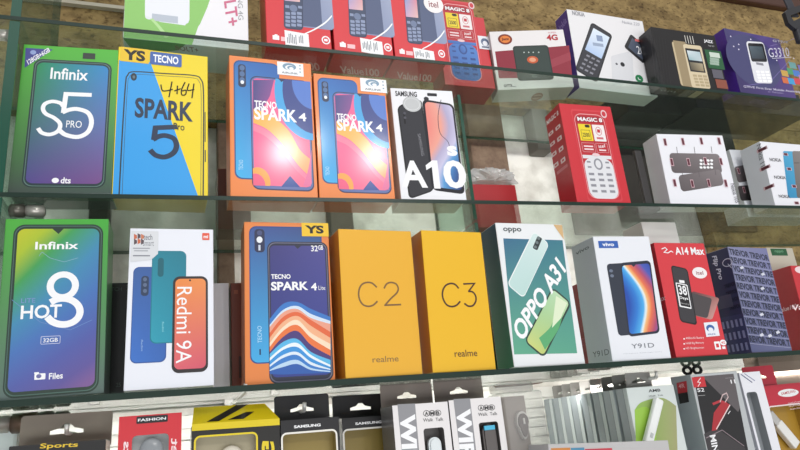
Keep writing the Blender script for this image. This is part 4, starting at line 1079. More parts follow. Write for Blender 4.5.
art(b, 'lettering', 'front', [X('4G', (0.753, 0.811), (0.903, 0.914), Km('#b02a34'), .035), X('SUPER', (0.784, 0.937), (0.896, 0.961), Km('#d08088')), X('orra', (0.082, 0.043), (0.192, 0.088), Km('#33333a'), .02), R((0.194, 0.044), (0.240, 0.052), Km('#5a5a60')), E((0.101, 0.765), (0.289, 0.946), Km('#7a2c1c')), E((0.128, 0.792), (0.264, 0.919), Km('#e0803a')), X('Jazz', (0.146, 0.826), (0.246, 0.885), Km('#5a1c14'), .03)])
# print on the bottom face
P = print_map(0.00915193, 0.00443259, -4.95741, 0.00218669, 0.0534116, -5.89986, -0.000217767, -0.00221109)
art(b, 'underside_print', 'bottom', [E((0.501, 0.985), (0.651, 0.343), Km('#a87a66')), E((0.518, 0.875), (0.636, 0.457), Km('#c8a48e')), R((0.515, 0.713), (0.633, 0.615), Km('#8a5a48'))])

# print on the front face
P = print_map(0.00931229, -0.00155054, -5.2628, 0.00108658, -0.00931876, 0.187602, -0.000500986, 0.000458288)
b = box_thing('phone_box', 'white feature phone box with tilted black phones and purple side', (0.6451, 0.7153, 1.7153), (0.0264, 0.0168, 0.0036), (0.1458, 0.0340, 0.1391), K('#e6e4e6'), K('#4a3484'), K('#dcdad8'), group=TG)
bk = K('#2a2a2e')
art(b, 'phone_picture', 'front', [
    PR((0.421, 0.071), (0.719, 0.182), (0.473, 0.458), K('#d8d8dc'), .003), E((0.577, 0.338), (0.633, 0.395), K('#26262a')), E((0.512, 0.348), (0.541, 0.377), K('#5a5a60')),
    PR((-0.022, 0.221), (0.227, 0.085), (0.296, 0.876), bk, .006), PR((-0.003, 0.230), (0.219, 0.109), (0.301, 0.850), K('#38383e'), .005),
    PR((0.148, 0.495), (0.339, 0.401), (0.307, 0.799), G('#9ab8e4', '#c8d8ee', '#e8eef6', '#dce8f4'), .001), R((0.324, 0.631), (0.402, 0.708), K('#8a9ab8'), .0008), R((0.261, 0.562), (0.396, 0.603), K('#9aa8c0')),
    *[PR(P(579.4 + i * 5 + j * 2.2, 68 - j * 4 + i * 2.6), P(582.6 + i * 5 + j * 2.2, 69.6 - j * 4 + i * 2.6), P(580.2 + i * 5 + j * 2.2, 66.4 - j * 4 + i * 2.6), K('#8a8a94')) for i in range(3) for j in range(4)],
    PR((0.670, 0.603), (0.892, 0.413), (0.796, 0.795), bk, .004), PR((0.724, 0.606), (0.890, 0.463), (0.804, 0.742), K('#50586a'), .001), X('20', (0.835, 0.534), (0.932, 0.641), Wt), R((0.837, 0.702), (0.897, 0.735), K('#d86a6a')),
    E((0.741, 0.159), (0.843, 0.256), K('#1f7a4a')), L([(0.777, 0.220), (0.785, 0.195), (0.808, 0.193)], .0012, Wt)])
art(b, 'lettering', 'front', [X('NOKIA', (0.062, 0.930), (0.219, 0.988), K('#8a8a92'), .01), T('Nokia 220', (0.705, 0.923), (0.942, 0.926), (0.713, 0.962), K('#a8a8b0'))])
# print on the left face
P = print_map(-0.149769, 0.0238788, 82.6173, 0.0191716, 0.0226099, -13.0984, -0.00535117, -0.000167512)
art(b, 'side_print', 'left', [T('Nokia', (0.134, 0.796), (0.872, 0.849), (0.056, 0.889), K('#8a7ab8'), .01)])

# print on the front face
P = print_map(0.0108638, -0.00233088, -7.00829, 0.00131592, -0.0121863, 0.165195, -0.000482827, 0.000461052)
b = box_thing('phone_box', 'black feature phone box with gold phones on the top shelf', (0.7660, 0.6835, 1.7146), (0.0259, 0.0108, -0.0100), (0.1273, 0.0300, 0.1040), K('#1c1a1b', .55, .08), K('#161416'), K('#141214'), group=TG)
gold = K('#c4b290')
art(b, 'phone_picture', 'front', [*[L([P(650 + k * 3, 34 + k), P(656 + k * 3, 82 + k)], .0004, K('#2c2a2c')) for k in range(6)],
    PR((0.268, 0.026), (0.525, 0.016), (0.272, 0.783), gold, .004), R((0.301, 0.603), (0.418, 0.725), K('#26262a'), .001), R((0.298, 0.022), (0.487, 0.806), K('#9a8868')),
    PR((0.433, 0.015), (0.725, 0.023), (0.441, 0.763), K('#d4c4a4'), .004), PR((0.466, 0.291), (0.703, 0.295), (0.462, 0.696), K('#1c1c20'), .001), PR((0.488, 0.491), (0.695, 0.492), (0.482, 0.657), G('#8ab0b8', '#c8d0d4', '#dce4e8', '#a8c0c8')), PR((0.480, 0.317), (0.682, 0.316), (0.484, 0.455), G('#4a4438', '#9a8a6a', '#6a6250', '#b0a488')),
    *[PR(P(693 + i * 5 + j * .9, 76.6 + j * 3.1 + i * .4), P(697 + i * 5 + j * .9, 77 + j * 3.1 + i * .4), P(692.6 + i * 5 + j * .9, 74.4 + j * 3.1 + i * .4), K('#b4a280'), .0004) for i in range(3) for j in range(4)],
    *[L([P(684.4 + k * 2.6, 35.6 + k * .3), P(686 + k * 2.6, 43.2 + k * .3)], .0012, K('#d8d4cc')) for k in range(4)],
    R((0.771, 0.390), (1.032, 0.717), K('#1f5a34'), .0008), R((0.837, 0.592), (1.001, 0.680), K('#c8d4c8')), *[R(P(710, 59.8 + k * 2.4), P(718.6, 58.6 + k * 2.4), K('#9ab0a0')) for k in range(3)], R((0.810, 0.222), (0.975, 0.375), K('#5c5a64')), R((0.829, 0.052), (1.007, 0.205), K('#8a4a38'))])
art(b, 'lettering', 'front', [T('JAZZ', (0.794, 0.835), (0.938, 0.832), (0.798, 0.900), Wt, .03), T('Digit 4G', (0.846, 0.778), (0.942, 0.778), (0.849, 0.807), K('#c8c8c8'))])
# print on the bottom face
P = print_map(0.00889564, 0.0123179, -6.95056, -0.00679791, 0.0629531, -0.853378, -0.000175227, -0.00224152)
art(b, 'underside_print', 'bottom', [R((.03, .2), (.34, .9), K('#26242a')), R((.38, .15), (.52, .9), K('#6a6460')), R((.54, .1), (.66, .9), K('#b0a286')), R((.7, .3), (.95, .8), K('#3a3834')), *[R((.06 + .05 * k, .45), (.08 + .05 * k, .55), K('#b8b8b8')) for k in range(5)]])

# print on the front face
P = print_map(0.0110238, -0.00292603, -7.89597, 0.0014842, -0.00980662, -0.195361, -0.000564034, 0.000470461)
b = box_thing('phone_box', 'purple feature phone box at the right end of the top shelf', (0.9177, 0.6835, 1.7142), (0.0160, 0.0066, 0.0488), (0.1300, 0.0350, 0.1200), G('#33265e', '#4a3478', '#3a3468', '#5c4a90'), K('#4a2a8e'), K('#2e2050'), group=TG)
art(b, 'phone_picture', 'front', [
    E((-0.080, 0.112), (0.853, 0.957), K('#41406e')), L([(0.779, 0.845), (1.120, 0.970), (1.446, 1.129)], .0006, K('#9a8ac8')), L([(0.087, 0.106), (0.583, 0.237), (1.094, 0.667)], .0006, K('#8a7ac0')),
    PR((0.300, 0.181), (0.631, 0.219), (0.340, 0.850), K('#e4e4ea'), .007), PR((0.346, 0.522), (0.641, 0.563), (0.363, 0.822), K('#1c1c22'), .004), PR((0.369, 0.574), (0.612, 0.606), (0.378, 0.776), G('#3a4450', '#2a3038', '#5a6a74', '#46545e'), .001), R((0.420, 0.487), (0.550, 0.526), K('#8a8a94')),
    *[PR(P(756.2 + i * 4.6 + j * .8, 72.6 + j * 3 + i * .2), P(759.8 + i * 4.6 + j * .8, 72.8 + j * 3 + i * .2), P(755.8 + i * 4.6 + j * .8, 70.6 + j * 3 + i * .2), K('#ffffff'), .0006) for i in range(3) for j in range(4)],
    *[R(P(x, y + 5), P(x + 5, y), K(c_), .0006) for x, y, c_ in ((782, 71, '#c8a04a'), (788, 69, '#4a9a6a'), (794, 71, '#4a7ac8'), (783, 78, '#d06a3a'), (789, 79, '#3a9ad0'), (795, 79, '#d0424a'), (790, 63, '#6aa0a0'), (799, 66, '#7a6ab0'), (800, 76, '#c07ab0'))],
    *[E(P(x, y + 1), P(x + 1, y), K('#e8e4f8')) for x, y in ((730, 36), (733, 46), (738, 44), (738, 49), (776, 60), (784, 56), (793, 58), (750, 39))]])
art(b, 'lettering', 'front', [T("G'FIVE", (0.853, 0.924), (1.151, 0.949), (0.859, 0.965), K('#d4d0e4'), .02), T('G3310', (0.696, 0.642), (1.106, 0.725), (0.715, 0.795), K('#dcd8ec'), .0), L([(0.748, 0.635), (1.129, 0.716)], .001, K('#dcd8ec')), T("G'FIVE First Ever Mobile Assembly", (0.069, 0.067), (1.106, 0.123), (0.072, 0.113), K('#d4d0e8'), .01), T('in Pakistan', (0.490, 0.060), (0.764, 0.075), (0.499, 0.085), K('#a8a0c8'))])
# print on the bottom face
P = print_map(0.00885036, 0.0151859, -7.95568, -0.00751656, 0.0496644, 0.98938, -0.000186666, -0.00219765)
art(b, 'underside_print', 'bottom', [T("G'FIVE", (.35, .75), (.65, .75), (.35, .35), K('#6a5a98'), .01)])

# black cartons lying in the second row of the top shelf
for x0, x1, y0, lab in ((.70, .81, .765, 'black flat carton lying behind the white feature phone box'), (.815, 1.06, .735, 'black flat carton lying behind the purple feature phone box')):
    zt = max(shelf_z(S1, x0), shelf_z(S1, x1)) + .0003
    dm = (x1 - x0, .10, .045)
    box_thing('carton_box', lab, ((x0 + x1) / 2, y0, zt), (0, 0, 0), dm, K('#1c1a1a'), group='flat black cartons on the top shelf')

# black strap with a clip hanging in front of the right end of the top shelf
t = thing('hanging_strap', 'black strap with a clip hanging at the upper right corner', 'strap', (0.999, .655, 1.25 + .60))
bm = bmesh.new()
add_box(bm, (-.009, 0, .01), (.009, .003, .30), 0, .001)
bmesh.ops.recalc_face_normals(bm, faces=bm.faces)
o = link('strap', bm, K('#33333a', .6, .1), t)
o.rotation_euler = (0, -.14, 0)
bm = bmesh.new()
hole_panel(bm, [(-.034, .010), (-.026, .016), (.018, .034), (.018, -.002), (-.022, -.022), (-.034, -.012)], [(-.024, .004), (.010, .019), (.010, .008), (-.020, -.006)], 0)
g = bmesh.ops.extrude_face_region(bm, geom=list(bm.faces))
bmesh.ops.translate(bm, verts=[v for v in g['geom'] if isinstance(v, bmesh.types.BMVert)], vec=(0, -.007, 0))
bmesh.ops.recalc_face_normals(bm, faces=bm.faces)
link('buckle', bm, K('#222226', .45, .2), t)
bm = bmesh.new()
add_box(bm, (-.018, -.006, -.045), (.016, .004, -.012), 0, .003)
bmesh.ops.recalc_face_normals(bm, faces=bm.faces)
link('clip_body', bm, K('#2a2a30', .5, .1), t)

# ---------------------------------------------------------------- bottom row of accessory packs
PG = 'accessory packs along the bottom row'
def pack(label, pose, cat='pack', kind='accessory_pack'):
    loc, rot, dim = pose
    t = thing(kind, label, cat, loc, rot, PG)
    DIM[t.name] = dim
    return t, dim

# print on the front face
P = print_map(0.0122231, 0.00129203, -0.687763, -0.000985927, -0.00583969, 3.84667, -0.000505994, 0.000526314)
t, dm = pack('black accessory pack with yellow lettering under a grey hang tab', ((-0.1045, 0.6900, 1.1010), (-0.0102, 0.0140, 0.0011), (0.0802, 0.0450, 0.1670)))
carton(t, dm, K('#161414'), K('#9a5a2c'), right=K('#9a5a2c'))
art(t, 'lettering', 'front', [T('Sports', (0.309, 0.970), (0.701, 0.964), (0.314, 1.003), K('#e0bc2c'), .02)])
hang_tab(t, -dm[0] / 2 - .001, dm[0] / 2 + .001, dm[2] - .004, dm[2] + .029, dm[1] - .001, K('#8a8074', .6, .1), .015)
t, dm = pack('pale rounded pack at the lower left corner', ((-0.1682, 0.7450, 1.1005), (-0.0106, 0.0021, 0.0000), (0.0426, 0.0450, 0.1886)))
carton(t, dm, K('#cad6d4'), K('#b8c6c4'), bevel=.004)

# print on the front face
P = print_map(0.0180362, 0.000854287, -2.50754, -0.000922128, -0.00524791, 3.45686, -0.000506307, 0.000527096)
t, dm = pack('red accessory pack with black name bar and clear window', ((-0.0243, 0.6900, 1.1007), (-0.0106, 0.0071, 0.0014), (0.0569, 0.0450, 0.1860)))
window_carton(t, dm, (0.216, 0.689), (0.797, 0.900), .004, K('#cc2c36'), K('#b0242c'), K('#b4b6b6'), .012)
art(t, 'lettering', 'front', [R((0.271, 0.958), (0.773, 0.994), K('#1e1a1e'), .001), X('FASHION', (0.296, 0.969), (0.742, 0.983), Wt, .02), T('Sports', (0.057, 0.647), (0.054, 0.878), (0.199, 0.642), K('#f0d8da'), .025), T('Headset', (0.880, 0.549), (0.831, 0.872), (1.004, 0.545), K('#f0d8da'), .015)])
e = tag(link('ear_bud', (lambda bm: (bmesh.ops.create_uvsphere(bm, u_segments=20, v_segments=12, radius=.011), bm)[1])(bmesh.new()), K('#8c9094', .3, .4), None, True), 'grey ear bud in the window of the red name bar pack', 'earphone')
e.location = (-0.0220, 0.6940, 1.2539)
e.scale = (1, .45, 1)

# print on the front face
P = print_map(0.0123464, 0.000306278, -2.50048, -0.000925722, -0.00571361, 3.73723, -0.000507707, 0.00052586)
t, dm = pack('black and yellow accessory pack with sloping yellow top', ((0.0547, 0.6900, 1.1013), (-0.0100, 0.0191, 0.0024), (0.0858, 0.0450, 0.1708)))
window_carton(t, dm, (0.047, 0.706), (0.722, 0.932), .004, K('#17140f'), K('#17140f'), K('#a89f84'), .012, K('#e0c820'))
bm = bmesh.new()
w_, d_, h_ = dm
vs = [bm.verts.new(p) for p in ((-w_ / 2, -.0006, h_ - .005), (w_ / 2, -.0006, h_ - .005), (w_ / 2, 0, h_ + .0015), (-w_ / 2, 0, h_ + .0015), (w_ / 2 - .012, d_ * .55, h_ + .019), (-w_ / 2 + .002, d_ * .55, h_ + .019), (w_ / 2 - .012, d_, h_ + .001), (-w_ / 2 + .002, d_, h_ + .001))]
for q in ((0, 1, 2, 3), (3, 2, 4, 5), (5, 4, 6, 7), (3, 5, 7), (2, 6, 4)):
    bm.faces.new([vs[i] for i in q])
bmesh.ops.recalc_face_normals(bm, faces=bm.faces)
link('gable_top', bm, K('#dcc414'), t)
def on_gable(s, q, k=.0004):
    return (-w_ / 2 + s * w_, d_ * .55 * q - k * .5, h_ + .0015 + .0175 * q + k)
bm = bmesh.new()
for quad in (((.16, .06), (.30, .06), (.66, .98), (.52, .98)), ((.40, .1), (.58, .1), (.72, .5), (.62, .5))):
    bm.faces.new([bm.verts.new(on_gable(*p)) for p in quad])
link('gable_print', bm, K('#1e1a16'), t)
art(t, 'lettering', 'front', [T('BIG', (0.787, 0.672), (0.786, 0.887), (0.936, 0.665), K('#e0c820'), .045)])

def sam_pack(label, pose):
    loc, rot, dim = pose
    t, dm = pack(label, (loc, rot, dim))
    # print on the front face
    P = print_map(0.018025, -0.000431268, -4.87644, -0.000974798, -0.00577758, 3.78453, -0.000506834, 0.000526729)
    window_carton(t, dm, (0.028, 0.607), (0.931, 0.918), .004, K('#151417'), K('#151417'), K('#8e7a3a'), .014, K('#e8e4dc'))
    art(t, 'lettering', 'front', [X('SAMSUNG', (0.221, 0.950), (0.677, 0.967), Wt, .035)])
    hang_tab(t, -dm[0] / 2, dm[0] / 2, dm[2] - .003, dm[2] + .028, dm[1] - .001, K('#1c1b1e', .5, .2), .013)
    return t
sam_pack('black pack with gold window and white lettering right of the yellow topped pack', ((0.1304, 0.6900, 1.1009), (-0.0104, 0.0126, 0.0017), (0.0612, 0.0450, 0.1690)))
sam_pack('black pack with gold window tucked behind the grey and white pack', ((0.2105, 0.7380, 1.1009), (-0.0103, 0.0132, 0.0017), (0.0697, 0.0450, 0.1671)))
for nm, lab, loc, sz in (('ear_bud', 'pale ear bud in the window of the yellow topped pack', (0.0528, 0.6960, 1.2409), (.011, .005, .010)),):
    bm = bmesh.new()
    bmesh.ops.create_uvsphere(bm, u_segments=20, v_segments=12, radius=1)
    o = link(nm, bm, K('#cfc8b8', .4, .3), None, True)
    o.location, o.scale = loc, sz
    tag(o, lab, 'earphone')

def pill(name, label, x, y, z0, z1, r, m, tip=None):
    """in-ear headset: rounded body with a button and a tip light"""
    t = thing(name, label, 'earphone', (x, y, z0))
    bm = bmesh.new()
    pts = rr_pts(2 * r, z1 - z0, r * .98, 6)
    f = bm.faces.new([bm.verts.new((p[0] - r, 0, p[1])) for p in pts])
    g = bmesh.ops.extrude_face_region(bm, geom=[f])
    bmesh.ops.translate(bm, verts=[v for v in g['geom'] if isinstance(v, bmesh.types.BMVert)], vec=(0, .009, 0))
    bmesh.ops.recalc_face_normals(bm, faces=bm.faces)
    bmesh.ops.bevel(bm, geom=[e for e in bm.edges if abs(e.verts[0].co.y - e.verts[1].co.y) < 1e-6], offset=.002, segments=2, affect='EDGES')
    link('body', bm, m, t, False)
    if tip:
        link('tip_light', box_mesh((-r * .8, -.0008, z1 - z0 - .006), (r * .8, .002, z1 - z0 - .001), .0006), tip, t)
    return t
AMBG = K('#8e8e92')
def amb_box(label, pose):
    loc, rot, dim = pose
    t, dm = pack(label, (loc, rot, dim), 'pack', 'headset_pack')
    # print on the front face
    P = print_map(0.0177436, -0.00145128, -6.37036, -0.00096683, -0.00557881, 3.65677, -0.000506745, 0.00052675)
    window_carton(t, dm, (0.511, 0.432), (0.881, 0.846), .003, K('#e4e0e0'), K('#6c6a6a'), K('#5e5a58'), .016)
    art(t, 'grey_band', 'front', [Q([(0.092, 1.006), (0.407, 1.003), (0.402, 0.665), (0.415, 0.464), (0.109, 0.477)], AMBG), T('WIRE', (0.117, 0.943), (0.088, 0.562), (0.389, 0.939), Wt, .045)])
    bk = K('#1e1c1e')
    art(t, 'lettering', 'front', [RG((0.535, 0.918), (0.658, 0.956), bk, .0006), RG((0.636, 0.917), (0.760, 0.954), bk, .0006), RG((0.738, 0.916), (0.863, 0.953), bk, .0006), X('A', (0.566, 0.925), (0.627, 0.948), bk, .03), X('M', (0.664, 0.924), (0.732, 0.946), bk, .03), X('B', (0.769, 0.923), (0.831, 0.945), bk, .03), T('Walk  Talk', (0.523, 0.888), (0.890, 0.884), (0.525, 0.908), bk, .0)])
    hang_tab(t, -dm[0] / 2 + .001, dm[0] / 2, dm[2] - .003, dm[2] + .026, dm[1] - .0012, K('#857b74', .6, .1), .012)
    return t
amb_box('left of two grey and white headset packs with circled letters', ((0.2550, 0.6900, 1.1007), (-0.0104, 0.0082, 0.0017), (0.0656, 0.0450, 0.1750)))
amb_box('right of two grey and white headset packs with circled letters', ((0.3229, 0.6900, 1.1006), (-0.0104, 0.0038, 0.0012), (0.0656, 0.0450, 0.1757)))
p = (0.2705, 0.6970, 1.2389)
pill('ear_headset', 'white headset in the window of the left grey and white pack', p[0], .694, p[2] - .045, p[2], .0075, K('#dce2e4'))
p = (0.3383, 0.6970, 1.2464)
pill('ear_headset', 'grey headset with blue tip in the window of the right grey and white pack', p[0], .694, p[2] - .055, p[2], .0085, K('#5c5654'), K('#4ab4d8'))

# print on the front face
P = print_map(0.0235578, -0.00325926, -10.5694, -0.000961717, -0.00543985, 3.57103, -0.000506936, 0.000527006)
t, dm = pack('clear plastic box with a dark teardrop headset inside', ((0.3856, 0.6900, 1.1006), (-0.0106, 0.0051, 0.0019), (0.0523, 0.0450, 0.1794)))
w_, d_, h_ = dm
link('shell', box_mesh((-w_ / 2, 0, 0), (w_ / 2, d_, h_), .003), WRAP, t)
link('lid_flap', box_mesh((-w_ / 2 - .001, .012, h_ + .0003), (w_ / 2 - .004, .034, h_ + .011), .002), WRAP, t)
link('backing_card', box_mesh((-w_ / 2 + .004, d_ * .45, .002), (w_ / 2 - .014, d_ * .45 + .001, h_ - .004)), K('#a49a94', .6, .1), t)
p = (0.3883, 0.7050, 1.2418)
t = thing('ear_headset', 'dark teardrop headset inside the clear plastic box', 'earphone', (p[0], .703, p[2]))
for nm, s, y, m in (('rim', 1.0, .002, K('#d8d4d0', .3, .4)), ('body', .84, 0, K('#6e6460', .3, .4))):
    bm = bmesh.new()
    pts = [(s * .0068 * math.sin(a) * (1 - .25 * math.cos(a)), s * .0158 * -math.cos(a)) for a in [2 * math.pi * i / 32 for i in range(32)]]
    pts = [(x * (1.15 if z > 0 else .9), z) for x, z in pts]
    f = bm.faces.new([bm.verts.new((x, y, z)) for x, z in pts])
    g = bmesh.ops.extrude_face_region(bm, geom=[f])
    bmesh.ops.translate(bm, verts=[v for v in g['geom'] if isinstance(v, bmesh.types.BMVert)], vec=(0, .006, 0))
    bmesh.ops.recalc_face_normals(bm, faces=bm.faces)
    link(nm, bm, m, t)
link('button', box_mesh((-.0012, -.0015, .001), (.0012, 0, .008), .0005), K('#d8d4d0', .3, .4), t)

# row of slim headset packs on one peg: the front one shows its face, the others their edges
# print on the front face
P = print_map(0.0180549, -0.00350103, -9.94837, -0.000966993, -0.00574184, 3.7202, -0.000507425, 0.000526395)
def slim_pack(label, pose, dy, face):
    loc, rot, dm = pose
    loc = (loc[0] + random.uniform(-.002, .002) * (dy > 0), loc[1] + dy, loc[2])
    t, dm = pack(label, (loc, rot, dm), 'pack', 'slim_headset_pack')
    carton(t, dm, K('#cfd6d4') if face else K('#9aa2a4'), K('#b8c0c0'), K('#a8b0b0'), right=K('#a8b0b0'))
    art(t, 'edge_band', 'left', [R((.0, .0), (.62, 1), K('#8c9498')), R((.62, 0), (.66, 1), K('#6a7074'))], .0003)
    tb = hang_tab(t, -dm[0] / 2 + .018, dm[0] / 2 - .016, dm[2] - .003, dm[2] + .020, dm[1] - .001, K('#8f8c88', .6, .1), .011)
    if face:
        bk = K('#23262a')
        art(t, 'front_print', 'front', [BD([(-0.101, 0.439), (0.155, 0.428), (0.393, 0.418), (0.717, 0.405)], [(0.081, 0.842), (0.266, 0.893), (0.699, 0.910), (0.959, 0.845)], G('#7aa83c', '#a89a78', '#8ab848', '#9aa070')),
            BD([(-0.101, 0.439), (0.067, 0.485), (0.290, 0.450)], [(0.081, 0.842), (0.364, 0.848), (0.437, 0.690)], K('#96c048')),
            X('AMB', (0.442, 0.957), (0.698, 0.978), bk, .02), X('Walk  Talk', (0.423, 0.925), (0.736, 0.935), bk, .0)])
    return t
FR = ((0.5754, 0.7000, 1.1006), (-0.0103, 0.0098, 0.0022), (0.0741, 0.0220, 0.1728))
ambs = ('slim white headset pack with green swoosh, front of the hanging row', 'slim grey pack directly behind the one with the green swoosh', 'third slim grey pack counting back from the green swoosh', 'fourth slim grey pack counting back from the green swoosh', 'fifth slim grey pack counting back from the green swoosh', 'sixth slim grey pack counting back from the green swoosh', 'slim grey pack second nearest the white slatted wall', 'slim grey pack nearest the white slatted wall')
for i, lab in enumerate(ambs):
    slim_pack(lab, FR, i * .0262, i == 0)
p = (0.5497, 0.6900, 1.2071)
t = thing('ear_headset', 'white tilted headset on the front of the green swoosh pack', 'earphone', (p[0], .6895, p[2]), (0, math.radians(31), 0))
bm = bmesh.new()
add_box(bm, (-.006, 0, -.002), (.006, .0085, .058), 0, .0025)
bmesh.ops.recalc_face_normals(bm, faces=bm.faces)
link('body', bm, K('#e8eae8', .3, .4), t)
link('button', box_mesh((-.002, -.0006, .006), (.002, .0004, .012), .0003), K('#b8bcbc', .3, .4), t)

# print on the front face
P = print_map(0.00751093, -0.000771171, -3.77489, -0.00078314, -0.00839795, 5.12329, -0.000490371, 0.00052461)
t, dm = pack('grey topped pack lying in front of the slim hanging packs', ((0.4503, 0.6399, 1.1056), (-0.0083, 0.0673, -0.0103), (0.1563, 0.0450, 0.1100)))
carton(t, dm, K('#b8b6b6'), K('#b0aeae'))
art(t, 'front_print', 'front', [R((0.285, 0.840), (0.509, 0.943), K('#c03444')), R((0.017, 0.853), (0.169, 0.961), K('#c8803a')), R((0.173, 0.845), (0.281, 0.958), K('#4a84a4'))])

# print on the front face
P = print_map(0.0174149, -0.00381358, -10.5949, -0.000945938, -0.00529125, 3.47723, -0.000496311, 0.000493146)
t, dm = pack('grey framed headset box with black front and red square', ((0.6718, 0.6901, 1.1001), (0.0079, 0.0024, -0.0030), (0.0777, 0.0382, 0.1830)), 'pack', 'headset_box')
carton(t, dm, K('#b4b8ba'), K('#9ca6aa'), K('#9ca6aa'))
art(t, 'front_print', 'front', [Q([(0.055, 0.982), (0.917, 0.983), (0.837, 0.424), (0.763, 0.328), (0.014, 0.361)], K('#1c1a1c')), Q([(0.233, 0.982), (0.917, 0.983), (0.883, 0.742), (0.820, 0.716)], K('#5c5658')),
    Q([(0.012, 0.596), (0.283, 0.626), (0.788, 0.472), (0.784, 0.327), (0.014, 0.361)], K('#3a3638')), L([(0.034, 0.568), (0.397, 0.608), (0.777, 0.486)], .001, K('#8a7a80')),
    R((0.011, 0.909), (0.275, 0.980), K('#c22c34')), L([(0.192, 0.971), (0.115, 0.945), (0.171, 0.941), (0.103, 0.915)], .0008, Wt), X('52', (0.069, 0.877), (0.213, 0.902), Wt, .01), R((0.060, 0.850), (0.209, 0.853), K('#a8a8a8')),
    X('11', (0.814, 0.915), (0.913, 0.942), Wt, .02), R((0.711, 0.955), (0.888, 0.956), K('#c8c8c8')), T('MINI', (0.114, 0.581), (0.108, 0.454), (0.237, 0.584), Wt, .02)])
art(t, 'headset_picture', 'front', [Q([(0.179, 0.609), (0.286, 0.612), (0.687, 0.771), (0.546, 0.804), (0.303, 0.726)], K('#a82830')), L([(0.286, 0.619), (0.681, 0.769)], .0014, K('#e8d0d0')), L([(0.333, 0.787), (0.493, 0.802), (0.610, 0.785)], .003, K('#b0303a')), L([(0.488, 0.796), (0.573, 0.842), (0.668, 0.853), (0.682, 0.824), (0.594, 0.792)], .0014, K('#c8b0b0')), L([(0.598, 0.710), (0.655, 0.728)], .0008, Wt)], .0022)
# print on the left face
P = print_map(-0.132964, 0.0278499, 78.5924, -0.00281345, 0.0187355, -7.85073, -0.00542482, -7.90063e-05)
art(t, 'side_print', 'left', [Q([(0.261, 0.955), (0.761, 0.961), (0.694, 0.884), (0.220, 0.880)], K('#c02c36')), Q([(0.220, 0.880), (0.694, 0.884), (0.668, 0.815), (0.200, 0.807)], K('#1c1a1c')), T('4R', (0.320, 0.914), (0.619, 0.917), (0.334, 0.944), K('#e8b0b4'), .01)])

# print on the front face
P = print_map(0.038192, -0.00991325, -24.5177, -0.00101055, -0.00540865, 3.58575, -0.000506432, 0.000527134)
t, dm = pack('white accessory pack with grey oblong window beside the grey framed box', ((0.7364, 0.6900, 1.1005), (-0.0106, -0.0022, 0.0016), (0.0370, 0.0450, 0.1800)))
window_carton(t, dm, (0.091, 0.314), (0.599, 0.855), .004, K('#e2e2e8'), K('#cfcfd8'), K('#8c9094'), .012)
art(t, 'blue_stripes', 'front', [L([(0.086, 0.988), (0.502, 0.923)], .0013, K('#2c3a6a')), L([(0.255, 0.991), (0.646, 0.934)], .0009, K('#4a5a8a'))])

# print on the front face
P = print_map(0.0180514, -0.00481069, -11.8121, -0.00118344, -0.00657633, 4.26017, -0.000503987, 0.000526358)
t, dm = pack('red charger pack with white oval name and gold window', ((0.8455, 0.7450, 1.1006), (-0.0101, -0.0024, -0.0001), (0.0853, 0.0450, 0.1611)), 'pack', 'charger_pack')
window_carton(t, dm, (0.114, 0.282), (0.870, 0.810), .005, K('#c22a3e'), K('#a82234'), K('#a8822c'), .014, K('#ecdcdc'))
art(t, 'lettering', 'front', [E((0.412, 0.884), (0.892, 0.953), Wt), T('SAMSUNG', (0.480, 0.903), (0.818, 0.918), (0.493, 0.927), K('#c22a3e'), .01), *[T('Mobile Charger', P(788 + k, 404.6 + 3 * k), P(801 + k, 402.4 + 3 * k), P(788 + k, 402.6 + 3 * k), K('#f0d0d4')) for k in range(3)], L([(-0.069, 0.884), (0.125, 0.997)], .0012, Wt)])
hang_tab(t, -dm[0] / 2 - .014, -dm[0] / 2 + .046, dm[2] - .003, dm[2] + .029, .006, K('#b02438'), .013)
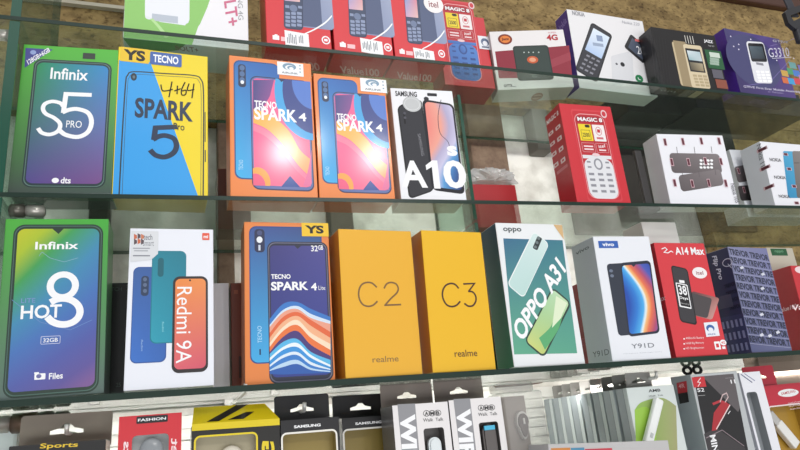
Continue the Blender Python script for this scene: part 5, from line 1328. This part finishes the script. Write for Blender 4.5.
p = (0.8343, 0.7500, 1.1990)
t = thing('charger_plug', 'white charger plug in the gold window of the red pack', 'charger', (p[0], .7475, p[2]), (0, math.radians(-36), 0))
link('body', box_mesh((-.0075, 0, -.03), (.0075, .010, .012), .002), K('#e4e2de'), t)
link('plug_tip', box_mesh((-.006, .001, .012), (.006, .009, .030), .0015), K('#b8b6b4'), t)
t, dm = pack('plain brown card pack at the lower right edge', ((.925, .80, 1.10), (0, 0, 0), (.10, .03, .205)))
carton(t, dm, K('#7c6c60', .6, .1), K('#6c5e54', .6, .1))

# pegs from the slatted wall
def peg(label, p, y0):
    t = thing('display_peg', label, 'peg', (p[0], .9349, p[2]), group='display pegs on the slatted wall')
    bm = bmesh.new()
    add_cyl(bm, (0, 0, 0), (0, y0 - .9349, 0), .0022, 10)
    add_cyl(bm, (0, y0 - .9349, 0), (0, y0 - .9349 - .003, .008), .0022, 10)
    link('rod', bm, K('#d8d6d2', .3, .3, .3), t, True)
    bm = bmesh.new()
    add_box(bm, (-.006, -.004, -.012), (.006, 0, .010), 0, .001)
    bmesh.ops.recalc_face_normals(bm, faces=bm.faces)
    link('base_plate', bm, K('#d8d6d2', .3, .3, .3), t)
peg('white display peg above the yellow topped pack', (0.0680, 0.7000, 1.3024), .70)
peg('white display peg through the first black pack with gold window', (0.1311, 0.7250, 1.2796), .715)
peg('white display peg through the grey hang tab at lower left', (-0.0991, 0.7300, 1.2770), .715)
peg('white display peg through the row of slim hanging packs', (0.5964, 0.7300, 1.2839), .71)
t = thing('cable_clip', 'black looped hook above the grey framed headset box', 'hook', (0.7041, 0.7600, 1.2926))
for dx in (-.009, .009):
    bm = bmesh.new()
    for i in range(14):
        a0, a1 = 2 * math.pi * i / 14, 2 * math.pi * (i + 1) / 14
        add_cyl(bm, (dx + .007 * math.cos(a0), 0, .005 * math.sin(a0)), (dx + .007 * math.cos(a1), 0, .005 * math.sin(a1)), .0022, 8)
    link('loop', bm, K('#1c1a1c', .5, .1), t, True)
